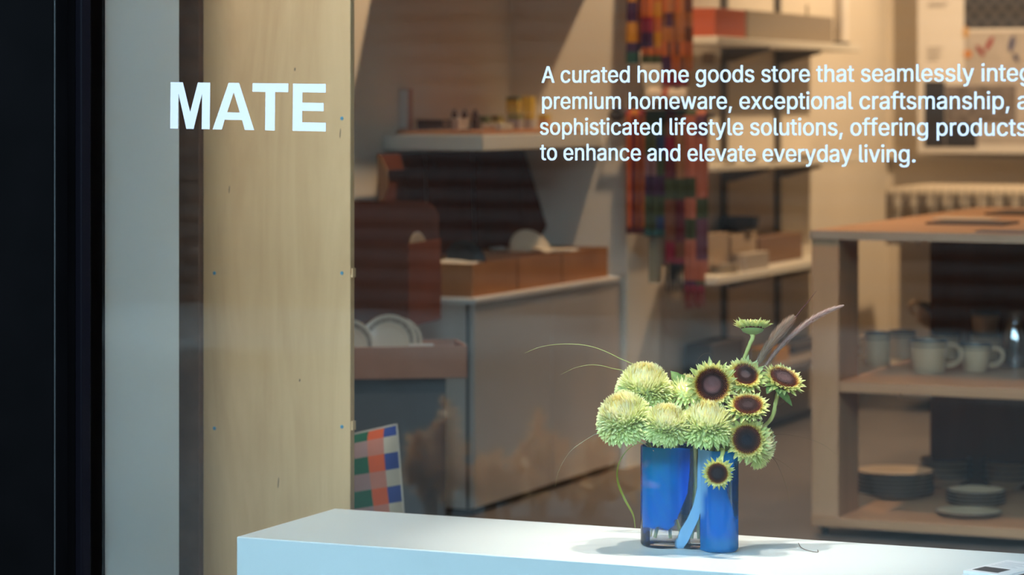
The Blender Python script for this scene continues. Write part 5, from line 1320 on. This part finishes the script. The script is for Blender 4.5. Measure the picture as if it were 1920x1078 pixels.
# ------------------------------------------------------------------ lettering on the glass
GL = json.loads(r'''{",":[188,[[[53,-119,38,-119,48,-56],[58,8,68,71,91,71],[114,71,137,71,119,8],[102,-56,84,-119,69,-119]]]],".":[188,[[[108,-4,95,-4,83,-4],[72,0,63,9,54,18],[50,28,50,41,50,54],[54,65,63,73,72,82],[83,87,95,87,108,87],[119,82,128,73,137,65],[141,54,141,41,141,28],[137,18,128,9,119,0]]]],"A":[480,[[[39,0,16,0,78,170],[140,339,201,509,226,509],[251,509,276,509,338,339],[401,170,463,0,440,0],[418,0,395,0,359,101],[323,202,287,302,281,321],[273,344,264,372,255,400],[245,435,232,478,236,478],[241,478,245,478,233,435],[222,399,213,371,204,343],[196,320,191,302,155,202],[120,101,85,0,62,0]],[[197,142,110,142,110,161],[110,180,110,199,197,199],[283,199,370,199,370,180],[370,161,370,142,283,142]]]],"a":[389,[[[182,-9,160,-9,136,-9],[114,-4,94,5,75,14],[59,27,48,45,36,62],[30,83,30,108,30,130],[35,147,43,161,52,175],[63,185,78,193,92,201],[108,207,125,211,143,215],[160,218,178,220,201,223],[219,225,234,227,248,228],[258,231,265,235,272,239],[276,245,276,255,276,255],[276,256,276,257,276,272],[273,286,267,297,261,308],[252,316,240,322,228,328],[213,331,196,331,178,331],[162,328,149,322,136,317],[126,309,118,301,110,292],[104,283,100,274,80,280],[61,285,41,291,50,314],[62,332,79,346,95,360],[113,369,133,375,153,381],[173,384,194,384,208,384],[223,383,239,379,255,376],[271,370,286,360,301,351],[313,338,322,320,332,303],[337,280,337,251,337,168],[337,84,337,0,317,0],[297,0,277,0,277,17],[277,35,277,52,275,52],[274,52,272,52,268,43],[261,34,252,25,243,15],[230,7,215,1,200,-5]],[[155,45,170,45,193,45],[212,50,228,59,243,68],[255,79,263,93,271,107],[276,122,276,138,276,155],[276,173,276,190,273,187],[268,184,259,182,251,180],[242,178,231,176,221,174],[210,172,200,171,190,170],[182,169,175,168,161,166],[147,163,134,159,121,154],[111,148,103,139,96,131],[92,119,92,105,92,92],[95,81,102,72,109,63],[118,57,130,52,142,48]]]],"c":[396,[[[226,-8,207,-8,173,-8],[143,0,117,16,91,33],[71,56,56,85,41,114],[34,149,34,187,34,227],[41,262,56,291,71,321],[91,343,117,360,143,376],[173,384,207,384,226,384],[243,382,260,377,276,372],[292,365,305,356,319,347],[330,335,340,322,350,309],[357,294,362,277,342,272],[322,267,303,262,300,272],[296,281,290,289,285,297],[278,305,270,311,262,317],[253,322,242,325,232,328],[220,330,207,330,182,330],[161,323,145,310,129,297],[116,280,108,258,100,237],[96,213,96,187,96,162],[100,139,108,117,116,96],[129,79,145,66,161,53],[182,46,207,46,220,46],[232,48,243,52,253,55],[263,60,271,66,279,72],[286,80,292,89,297,97],[301,107,304,117,324,112],[343,107,363,102,358,85],[351,70,341,56,332,43],[320,31,306,21,293,12],[277,4,261,-1,244,-6]]]],"d":[424,[[[219,-8,195,-8,164,-8],[136,0,111,16,87,32],[68,55,55,84,41,114],[34,149,34,189,34,229],[41,263,55,293,69,322],[88,345,112,361,136,376],[164,384,196,384,219,384],[238,381,253,373,268,365],[279,356,287,346,296,336],[302,327,306,319,308,319],[309,319,311,319,311,382],[311,446,311,509,331,509],[351,509,372,509,372,339],[372,170,372,0,352,0],[332,0,313,0,313,20],[313,39,313,59,311,59],[309,59,307,59,302,51],[295,42,287,31,278,21],[267,12,252,4,238,-4]],[[181,47,205,47,227,47],[247,53,263,65,279,77],[291,94,299,115,308,136],[312,161,312,189,312,217],[308,242,300,263,292,284],[279,300,263,312,247,324],[228,330,205,330,181,330],[161,324,145,311,129,299],[116,282,108,261,100,240],[96,216,96,189,96,162],[100,138,109,117,117,95],[129,78,145,66,161,53]]]],"e":[404,[[[238,-8,212,-8,175,-8],[143,0,117,16,90,33],[70,56,56,85,41,114],[34,148,34,187,34,226],[41,260,55,290,69,319],[89,343,115,359,141,376],[171,384,205,384,226,384],[246,381,266,374,285,367],[303,356,319,341,335,326],[348,306,357,282,366,258],[371,228,371,194,371,186],[371,178,371,169,371,169],[96,169,96,169,96,169],[101,126,110,106,120,87],[134,72,151,61,168,51],[189,46,212,46,228,46],[241,48,254,53,266,57],[277,64,285,73,294,82],[301,93,306,105,325,101],[345,96,365,91,359,71],[349,54,335,39,321,24],[303,13,283,4,262,-4]],[[310,212,310,212,307,245],[306,249,298,269,290,288],[278,303,263,314,247,325],[228,330,205,330,182,330],[163,325,146,313,130,302],[118,288,109,270,100,251],[97,240,97,212,97,212]]]],"f":[254,[[[154,379,228,379,228,362],[228,344,228,327,154,327],[80,327,6,327,6,344],[6,362,6,379,80,379]],[[101,0,81,0,81,144],[81,288,81,432,81,453],[86,471,96,486,106,500],[119,511,135,519,152,526],[169,530,187,530,201,530],[213,529,222,527,232,525],[238,523,243,521,238,503],[233,486,227,468,224,470],[220,471,215,472,210,473],[203,474,195,474,176,474],[163,469,154,460,146,451],[142,437,142,419,142,279],[142,140,142,0,121,0]]]],"g":[425,[[[238,-151,207,-151,179,-151],[155,-147,134,-140,113,-132],[96,-123,82,-110,69,-98],[58,-84,51,-69,67,-60],[84,-50,101,-41,107,-49],[113,-57,122,-66,130,-75],[141,-82,154,-88,168,-94],[186,-97,207,-97,238,-97],[263,-90,282,-75,302,-60],[311,-37,311,-6,311,19],[311,44,311,68,310,68],[308,68,306,68,301,60],[295,51,287,41,278,32],[267,23,252,16,238,8],[219,5,195,5,164,5],[137,12,113,27,88,41],[69,62,55,90,41,118],[34,152,34,191,34,230],[41,264,55,293,69,322],[88,345,112,361,137,376],[165,384,196,384,220,384],[239,381,253,373,268,365],[280,356,288,346,297,336],[303,327,308,319,309,319],[311,319,313,319,313,339],[313,359,313,379,333,379],[353,379,372,379,372,250],[372,121,372,-9,372,-42],[365,-69,350,-90,335,-111],[316,-126,291,-136,266,-146]],[[181,59,205,59,228,59],[248,64,264,75,280,86],[292,101,300,121,308,141],[312,165,312,193,312,220],[308,243,300,264,292,284],[280,301,264,312,248,324],[228,330,205,330,181,330],[161,324,145,312,129,299],[117,283,109,262,100,242],[96,219,96,193,96,166],[100,143,109,123,117,103],[129,87,145,76,162,65]]]],"h":[410,[[[114,249,114,227,114,151],[114,76,114,0,93,0],[73,0,53,0,53,170],[53,339,53,509,73,509],[93,509,114,509,114,435],[114,361,114,287,110,287],[106,287,102,287,114,322],[131,347,152,362,174,377],[199,384,227,384,253,384],[276,379,295,369,315,358],[330,342,341,321,352,299],[357,273,357,240,357,160],[357,80,357,0,337,0],[316,0,296,0,296,78],[296,157,296,235,296,265],[288,288,273,304,258,321],[237,329,210,329,192,329],[175,325,161,317,146,309],[135,298,126,283,118,267]]]],"i":[167,[[[73,0,53,0,53,126],[53,253,53,379,73,379],[93,379,114,379,114,253],[114,126,114,0,93,0]],[[95,443,84,443,72,443],[62,447,54,455,45,462],[41,472,41,483,41,494],[45,504,54,512,62,520],[72,524,84,524,95,524],[106,520,114,512,122,504],[126,494,126,483,126,472],[122,462,114,455,106,447]]]],"l":[189,[[[147,-2,139,-2,110,-2],[88,5,74,20,60,35],[53,57,53,84,53,226],[53,367,53,509,73,509],[93,509,114,509,114,372],[114,235,114,99,114,81],[116,69,120,62,125,55],[133,52,146,52,152,52],[157,52,160,53,164,53],[167,54,170,54,173,37],[177,20,181,3,175,1],[169,0,162,-1,154,-2]]]],"m":[610,[[[73,0,53,0,53,126],[53,253,53,379,72,379],[92,379,112,379,112,351],[112,323,112,295,111,295],[109,295,108,295,113,316],[121,332,132,346,144,359],[157,369,172,376,187,383],[203,386,219,386,247,386],[270,378,287,361,305,344],[316,322,321,295,318,295],[315,295,312,295,317,313],[325,329,337,343,349,357],[364,367,381,375,398,382],[416,386,437,386,459,386],[479,381,497,372,515,362],[530,348,541,328,551,309],[557,285,557,255,557,170],[557,85,557,0,536,0],[516,0,496,0,496,85],[496,169,496,254,496,281],[488,301,473,313,457,325],[439,330,419,330,402,330],[387,327,374,320,362,313],[352,303,345,290,339,278],[335,263,335,247,335,165],[335,82,335,0,315,0],[295,0,274,0,274,87],[274,173,274,260,274,281],[267,298,253,311,239,324],[221,330,199,330,185,330],[171,327,158,320,144,313],[134,303,126,289,118,276],[114,258,114,238,114,159],[114,79,114,0,93,0]]]],"n":[410,[[[114,249,114,227,114,151],[114,76,114,0,93,0],[73,0,53,0,53,126],[53,253,53,379,72,379],[92,379,112,379,112,349],[112,318,112,287,109,287],[106,287,102,287,114,322],[131,347,152,362,174,377],[199,384,227,384,253,384],[276,379,295,369,314,358],[330,342,341,321,352,299],[357,273,357,240,357,160],[357,80,357,0,337,0],[316,0,296,0,296,78],[296,157,296,235,296,265],[288,288,273,304,258,321],[237,329,210,329,192,329],[175,325,161,317,146,309],[135,298,126,283,118,267]]]],"o":[415,[[[242,-8,207,-8,173,-8],[143,0,117,16,91,33],[71,56,56,85,41,114],[34,149,34,187,34,227],[41,262,56,291,71,321],[91,343,117,360,143,376],[173,384,207,384,242,384],[273,376,299,360,325,343],[345,321,359,291,374,262],[381,227,381,187,381,149],[374,114,359,85,345,56],[325,33,299,16,273,0]],[[182,46,207,46,233,46],[254,53,270,66,287,79],[299,96,307,117,315,139],[319,162,319,187,319,213],[315,236,307,258,299,280],[287,297,270,310,254,323],[233,330,207,330,182,330],[161,323,145,310,129,297],[116,280,108,258,100,237],[96,213,96,187,96,162],[100,139,108,117,116,96],[129,79,145,66,161,53]]]],"p":[424,[[[73,-143,53,-143,53,31],[53,205,53,379,72,379],[92,379,112,379,112,359],[112,339,112,319,114,319],[116,319,118,319,123,327],[129,336,137,346,145,356],[157,365,171,373,186,381],[205,384,229,384,261,384],[289,376,313,361,337,345],[356,322,370,293,383,263],[390,229,390,189,390,149],[383,114,370,84,356,55],[337,32,313,16,289,0],[261,-8,229,-8,206,-8],[187,-4,173,4,158,12],[146,21,138,31,130,42],[123,51,118,59,117,59],[115,59,114,59,114,-8],[114,-76,114,-143,93,-143]],[[197,47,220,47,244,47],[263,53,279,66,295,78],[308,95,316,117,324,138],[328,162,328,189,328,216],[324,240,316,261,308,282],[296,299,280,311,264,324],[244,330,220,330,197,330],[177,324,161,312,145,300],[133,284,125,263,117,242],[113,217,113,189,113,161],[117,136,125,115,133,94],[146,77,162,65,178,53]]]],"r":[259,[[[73,0,53,0,53,126],[53,253,53,379,72,379],[92,379,112,379,112,360],[112,340,112,321,113,321],[114,321,115,321,122,340],[135,355,152,367,170,379],[190,385,213,385,218,385],[223,385,229,384,235,384],[240,384,243,384,243,363],[243,343,243,322,242,323],[237,323,230,324,223,325],[215,326,207,326,189,326],[173,322,159,315,145,307],[134,297,126,284,118,270],[114,255,114,237,114,158],[114,79,114,0,93,0]]]],"s":[365,[[[211,-8,182,-8,156,-8],[133,-4,112,3,92,11],[75,23,62,38,49,53],[40,72,36,94,55,98],[74,102,94,107,99,86],[109,70,124,60,139,50],[158,45,181,45,208,45],[229,51,244,62,260,74],[268,87,268,103,268,116],[263,127,254,136,245,144],[231,151,212,155,191,160],[170,165,149,170,115,178],[89,191,72,208,55,225],[47,247,47,274,47,296],[53,315,65,332,77,348],[94,361,115,370,136,380],[160,384,187,384,213,384],[235,380,254,372,272,365],[287,353,299,339,310,325],[319,309,324,290,305,286],[287,281,268,277,263,292],[255,304,243,316,230,327],[212,333,187,333,165,333],[146,327,131,317,116,306],[109,293,109,277,109,263],[114,252,124,243,134,235],[150,228,172,223,191,218],[210,214,229,209,264,201],[290,188,306,171,323,154],[331,133,331,107,331,84],[325,64,312,47,300,30],[282,16,260,6,237,-3]]]],"t":[227,[[[138,379,204,379,204,362],[204,344,204,327,138,327],[72,327,6,327,6,344],[6,362,6,379,72,379]],[[65,345,65,471,85,471],[106,471,126,471,126,347],[126,222,126,98,126,81],[129,69,136,61,143,54],[154,50,170,50,174,50],[179,50,185,51,191,52],[197,53,202,54,206,36],[209,19,213,2,207,0],[200,-2,192,-3,184,-4],[176,-4,168,-4,136,-4],[110,4,92,21,74,38],[65,62,65,93,65,219]]]],"u":[410,[[[211,-5,182,-5,157,-5],[134,0,115,11,95,21],[80,37,69,59,58,80],[53,107,53,139,53,219],[53,299,53,379,73,379],[93,379,114,379,114,301],[114,222,114,144,114,114],[121,91,137,75,152,58],[173,50,200,50,218,50],[235,54,249,62,264,70],[275,81,283,97,292,112],[296,131,296,153,296,228],[296,304,296,379,316,379],[337,379,357,379,357,253],[357,126,357,0,337,0],[318,0,298,0,298,31],[298,61,298,92,301,92],[304,92,307,92,295,57],[279,32,257,17,235,2]]]],"v":[389,[[[184,0,163,0,114,126],[66,253,17,379,40,379],[62,379,84,379,111,305],[138,230,165,155,174,132],[181,110,187,87,193,64],[199,42,206,21,198,21],[191,21,184,21,191,42],[197,64,203,87,209,110],[216,132,224,155,251,230],[278,305,305,379,327,379],[349,379,371,379,323,253],[275,126,226,0,205,0]]]],"w":[567,[[[158,0,138,0,99,126],[61,253,23,379,44,379],[66,379,87,379,103,324],[118,269,133,214,140,191],[147,165,154,137,161,108],[168,76,175,41,172,41],[168,41,165,41,172,75],[179,106,186,135,193,163],[199,190,206,214,221,269],[237,324,252,379,273,379],[295,379,316,379,332,324],[347,269,362,214,368,190],[375,164,382,136,388,107],[395,76,402,41,399,41],[395,41,391,41,399,75],[406,107,413,135,420,164],[427,190,434,214,449,269],[465,324,480,379,502,379],[523,379,545,379,506,253],[468,126,429,0,409,0],[389,0,368,0,352,57],[335,114,319,172,314,189],[309,207,305,225,300,243],[295,261,291,280,286,299],[281,318,277,338,281,338],[286,338,291,338,286,319],[281,299,277,280,272,261],[267,243,263,225,258,206],[253,189,248,172,231,114],[215,57,199,0,178,0]]]],"x":[379,[[[44,0,21,0,71,73],[121,145,171,218,171,202],[171,187,171,171,124,240],[76,310,29,379,52,379],[76,379,100,379,116,355],[132,330,147,306,160,287],[170,270,179,253,188,237],[198,221,207,206,197,206],[186,206,175,206,185,221],[194,237,202,253,211,270],[221,287,233,306,249,330],[266,355,282,379,305,379],[328,379,352,379,304,309],[256,239,209,169,209,184],[209,199,209,214,258,143],[308,71,358,0,334,0],[310,0,287,0,268,28],[249,57,231,85,219,103],[209,120,200,136,191,152],[182,167,173,182,183,182],[194,182,205,182,195,167],[186,152,178,136,170,120],[160,103,148,85,129,57],[110,28,91,0,68,0]]]],"y":[389,[[[51,-140,47,-139,52,-121],[57,-103,61,-86,65,-86],[68,-87,71,-87,83,-90],[94,-91,104,-89,114,-87],[122,-82,130,-74,138,-66],[145,-53,151,-36,155,-24],[159,-13,163,-1,114,126],[66,252,17,379,40,379],[62,379,84,379,111,305],[138,230,165,155,174,132],[181,109,187,87,193,64],[199,42,206,21,198,21],[191,21,184,21,190,42],[196,64,202,87,209,110],[216,132,224,155,251,230],[278,305,305,379,327,379],[349,379,371,379,316,234],[260,88,204,-58,196,-78],[187,-94,177,-107,166,-120],[153,-129,139,-136,125,-142],[109,-145,91,-145,81,-145],[72,-144,65,-143,57,-142]]]]," ":[188,[]]}''')
m_vinyl = mat('white_vinyl', (0.285, 0.24, 0.25), 0.55)
LY = GY - 0.0004
def wall_M(p): return frame_M(p, (1, 0, 0), (0, 0, 1), (0, -1, 0))
# shop name: hand-cut bold capitals, unit cap height
NAME = {
 'M': (0.985, [[(0.075, 0), (0.075, 1), (0.335, 1), (0.497, 0.36), (0.655, 1), (0.915, 1), (0.915, 0), (0.745, 0), (0.745, 0.76), (0.575, 0), (0.420, 0), (0.245, 0.76), (0.245, 0)]]),
 'A': (0.885, [[(0.01, 0), (0.335, 1), (0.555, 1), (0.88, 0), (0.685, 0), (0.625, 0.21), (0.262, 0.21), (0.205, 0)], [(0.312, 0.37), (0.577, 0.37), (0.445, 0.80)]]),
 'T': (0.78, [[(0.02, 1), (0.76, 1), (0.76, 0.815), (0.49, 0.815), (0.49, 0), (0.29, 0), (0.29, 0.815), (0.02, 0.815)]]),
 'E': (0.78, [[(0.075, 0), (0.075, 1), (0.745, 1), (0.745, 0.815), (0.27, 0.815), (0.27, 0.60), (0.705, 0.60), (0.705, 0.425), (0.27, 0.425), (0.27, 0.185), (0.755, 0.185), (0.755, 0)]]),
}
def curve_obj(name, polys, beziers, M, offset=0.0):
    """closed outlines -> flat filled shape with a hair of thickness, as a mesh"""
    cu = bpy.data.curves.new(name, 'CURVE'); cu.dimensions = '2D'; cu.fill_mode = 'BOTH'; cu.extrude = 0.00008; cu.offset = offset; cu.resolution_u = 5
    for pl in polys:
        s = cu.splines.new('POLY'); s.points.add(len(pl) - 1); s.use_cyclic_u = True
        for i, (x, y) in enumerate(pl): s.points[i].co = (x, y, 0, 1)
    for bz in beziers:
        s = cu.splines.new('BEZIER'); s.bezier_points.add(len(bz) - 1); s.use_cyclic_u = True
        for i, q in enumerate(bz):
            bp = s.bezier_points[i]; bp.handle_left_type = bp.handle_right_type = 'FREE'
            bp.handle_left = (q[0], q[1], 0); bp.co = (q[2], q[3], 0); bp.handle_right = (q[4], q[5], 0)
    tmp = bpy.data.objects.new(name + '_outline', cu); COL.objects.link(tmp)
    bpy.context.view_layer.update()
    me = bpy.data.meshes.new_from_object(tmp.evaluated_get(bpy.context.evaluated_depsgraph_get()))
    bpy.data.objects.remove(tmp); bpy.data.curves.remove(cu)
    me.name = name; me.materials.clear(); me.materials.append(m_vinyl)
    o = bpy.data.objects.new(name, me); COL.objects.link(o); o.matrix_world = M
    return o
a, b = at_Y(319, 241, LY), at_Y(611, 246.5, LY)
capz = at_Y(319, 154, LY).z - a.z
polys = []; x = -0.075
for ch in 'MATE':
    adv, outl = NAME[ch]
    for q in outl: polys.append([(x + u, v) for u, v in q])
    x += adv - (0.07 if ch == 'A' else 0.02 if ch == 'M' else 0.0)
tw = max(u for q in polys for u, v in q); sx_ = (b.x - a.x) / tw
polys = [[(u * sx_, v * capz) for u, v in q] for q in polys]
rot = math.atan2(b.z - a.z, b.x - a.x)
tl = curve_obj('shop_name_lettering', polys, [], wall_M(a) @ Matrix.Rotation(rot, 4, 'Z'))
tag(tl, 'large bold white four-letter shop name on the window glass, upper left', 'lettering')

LINES = ('A curated home goods store that seamlessly integrates', 'premium homeware, exceptional craftsmanship, and', 'sophisticated lifestyle solutions, offering products', 'to enhance and elevate everyday living.')
starts = ((1016, 155, 1014), (1017, 204.0, 1015), (1013, 252.3, 1011), (1013, 300.0, 1011))
ends = ((1826, 152.3), (1892, 204.5), (1925, 254.6), (1716, 304.3))
ENDTXT = ('A curated home goods store that seamlessly', 'premium homeware, exceptional craftsmanship,', LINES[2], LINES[3])
def split_loops(P):
    """a closed outline that may cross itself -> simple closed loops"""
    n = len(P); cuts = {i: [] for i in range(n)}; nid = 0
    for i in range(n):
        a, b = P[i], P[(i + 1) % n]
        for j in range(i + 2, n):
            if i == 0 and j == n - 1: continue
            c, d = P[j], P[(j + 1) % n]
            den = (b[0] - a[0]) * (d[1] - c[1]) - (b[1] - a[1]) * (d[0] - c[0])
            if abs(den) < 1e-9: continue
            t = ((c[0] - a[0]) * (d[1] - c[1]) - (c[1] - a[1]) * (d[0] - c[0])) / den
            s = ((c[0] - a[0]) * (b[1] - a[1]) - (c[1] - a[1]) * (b[0] - a[0])) / den
            if -1e-6 <= t < 1 - 1e-6 and -1e-6 <= s < 1 - 1e-6:
                q = (a[0] + (b[0] - a[0]) * t, a[1] + (b[1] - a[1]) * t); nid += 1
                cuts[i].append((t, nid, q)); cuts[j].append((s, nid, q))
    seq = []
    for i in range(n):
        seq.append((None, P[i]))
        for t, k, q in sorted(cuts[i]): seq.append((k, q))
    loops = []; st = []
    for k, q in seq:
        if k is not None:
            at_ = [m for m, (kk, _) in enumerate(st) if kk == k]
            if at_:
                loops.append([qq for _, qq in st[at_[0]:]]); st = st[:at_[0] + 1]; continue
        st.append((k, q))
    loops.append([q for _, q in st])
    return loops
def area2(l): return sum(l[i][0] * l[(i + 1) % len(l)][1] - l[(i + 1) % len(l)][0] * l[i][1] for i in range(len(l)))
LOOPS = {}
def glyph_loops(ch):
    if ch in LOOPS: return LOOPS[ch]
    simple = []
    for s in GL[ch][1]:
        P = []
        for i in range(len(s)):
            a, b = s[i], s[(i + 1) % len(s)]; p0, p1, p2, p3 = a[2:4], a[4:6], b[0:2], b[2:4]
            straight = abs((p1[0] - p0[0]) * (p3[1] - p0[1]) - (p1[1] - p0[1]) * (p3[0] - p0[0])) < 60 and abs((p2[0] - p0[0]) * (p3[1] - p0[1]) - (p2[1] - p0[1]) * (p3[0] - p0[0])) < 60
            N_ = 1 if straight else 5
            for k in range(N_):
                t = k / N_; u = 1 - t
                P.append(tuple(u ** 3 * p0[m] + 3 * u * u * t * p1[m] + 3 * u * t * t * p2[m] + t ** 3 * p3[m] for m in (0, 1)))
        Q = [p for i, p in enumerate(P) if abs(p[0] - P[i - 1][0]) + abs(p[1] - P[i - 1][1]) > 0.3]
        simple += [l for l in split_loops(Q) if len(l) > 2 and abs(area2(l)) > 150]
    if simple:
        sg = 1 if area2(max(simple, key=lambda l: abs(area2(l)))) > 0 else -1
        solid = [[l] for l in simple if area2(l) * sg > 0]
        for l in simple:
            if area2(l) * sg > 0 or abs(area2(l)) < 9000: continue
            bx = min(q[0] for q in l), max(q[0] for q in l), min(q[1] for q in l), max(q[1] for q in l)
            for s in solid:
                o = s[0]
                if min(q[0] for q in o) <= bx[0] and max(q[0] for q in o) >= bx[1] and min(q[1] for q in o) <= bx[2] and max(q[1] for q in o) >= bx[3]:
                    s.append(l); break
    else: solid = []
    LOOPS[ch] = solid
    return solid
def advance(s): return sum(GL[c][0] for c in s)
root = thing('window_paragraph', at_Y(1015, 220, LY), 'four lines of smaller white text on the window glass, upper right', 'lettering')
caph = at_Y(1016, 124.5, LY).z - at_Y(1016, 155, LY).z
for li, txt in enumerate(LINES):
    p0 = at_Y(starts[li][0], starts[li][1], LY); p1 = at_Y(ends[li][0], ends[li][1], LY)
    sy = caph / 509.0; first = min(q[2] for s in GL[txt[0]][1] for q in s)
    last = GL[ENDTXT[li][-1]]
    width_units = advance(ENDTXT[li][:-1]) + max(q[2] for s in last[1] for q in s) - first
    sx = (p1 - p0).length / width_units
    groups = []; x = -first
    for ch in txt:
        adv, sp_ = GL[ch]
        for g in glyph_loops(ch):
            groups.append([[((u + x) * sx, v * sy) for u, v in l] for l in g])
        x += adv
    rot = math.atan2(p1.z - p0.z, p1.x - p0.x)
    allv, allf = [], []
    for gi, g in enumerate(groups):
        og = curve_obj('text_stroke', g, [], Matrix.Identity(4))
        for k, (ox, oy) in enumerate(((0, 0), (1, 1), (1, -1), (-1, 1), (-1, -1))):
            b0 = len(allv); allv += [(v.co.x + ox * 0.00056, v.co.y + oy * 0.00026, v.co.z + k * 0.00002 + (gi % 4) * 0.000005) for v in og.data.vertices]
            allf += [tuple(b0 + i for i in f.vertices) for f in og.data.polygons]
        me_ = og.data; bpy.data.objects.remove(og); bpy.data.meshes.remove(me_)
    me = bpy.data.meshes.new('text_line'); me.from_pydata(allv, [], allf); me.materials.append(m_vinyl)
    o = bpy.data.objects.new('text_line', me); COL.objects.link(o)
    o.parent = root
    o.matrix_local = Matrix.Translation(p0 - root.location) @ wall_M(V((0, 0, 0))) @ Matrix.Rotation(rot, 4, 'Z')

# ------------------------------------------------------------------ dry shrubs on the pavement, seen mirrored in the glass
def mirrored(px, py, d):
    p = at_d(px, py, d); return V((p.x, 2 * GY - p.y, p.z))
def dry_planter(clumps, d, label, seed):
    """a trough of dry branching plants standing on the pavement on the street side"""
    a, b = mirrored(clumps[0][0] - 25, 1000, d), mirrored(clumps[-1][0] + 25, 1000, d); base = (a + b) / 2; base.z = -0.349
    x = (b - a); x.z = 0; L_ = x.length + 0.1; x.normalize(); y = V((-x.y, x.x, 0))
    t = thing('dry_planter', base, label, 'planter')
    M = frame_M(base, x, y, UP)
    tr = MB(base); tr.box((-L_ / 2, -0.10, 0.001), (L_ / 2, 0.10, 0.15), M); tr.build('trough', mat('trough', (0.05, 0.045, 0.045), 0.7), t, bevel=0.004)
    r = random.Random(seed); br = MB(base); lf = MB(base)
    for px, h, spread, n in clumps:
        c = mirrored(px, 1000, d); c.z = base.z
        for i in range(n):
            e = r.uniform(-1, 1) * spread; f_ = r.uniform(-0.09, 0.09)
            tip = c + x * e + y * f_ + V((0, 0, 0.15 + h * r.uniform(0.45, 1.0) * (1 - 0.35 * abs(e) / spread)))
            root = c + x * e * 0.25 + V((0, 0, 0.15))
            p = bez(root, root + V((0, 0, h * 0.5)), tip - V((0, 0, h * 0.12)) - x * e * 0.2, tip, 8)
            br.tube(p, [0.004 - 0.0004 * k for k in range(9)], 5, c=(0.22, 0.10, 0.05))
            for k in range(46):
                f = r.uniform(2.0, 7.99); j = int(f); q = p[j].lerp(p[j + 1], f - j)
                dn = V((r.gauss(0, 1), r.gauss(0, 1), r.gauss(0.6, 0.8))).normalized(); g = r.random()
                petal(lf, q, dn, dn.orthogonal() + V((0.01, 0.02, 0.0)), r.uniform(0.03, 0.065), 0.022, 0.4, 0.4, mixc((0.62, 0.24, 0.075), (0.68, 0.31, 0.11), g), mixc((0.72, 0.35, 0.13), (0.62, 0.27, 0.09), g))
    br.build('branches', m_stem, t); lf.build('foliage', m_leaf, t, sharp=180)
dry_planter(((806, 0.34, 0.09, 14), (838, 0.40, 0.06, 8), (930, 0.26, 0.16, 20), (1010, 0.36, 0.10, 15), (1100, 0.28, 0.20, 22)), 9.4, 'row of dry russet plants in a trough, mirrored in the glass left of vase', 1)
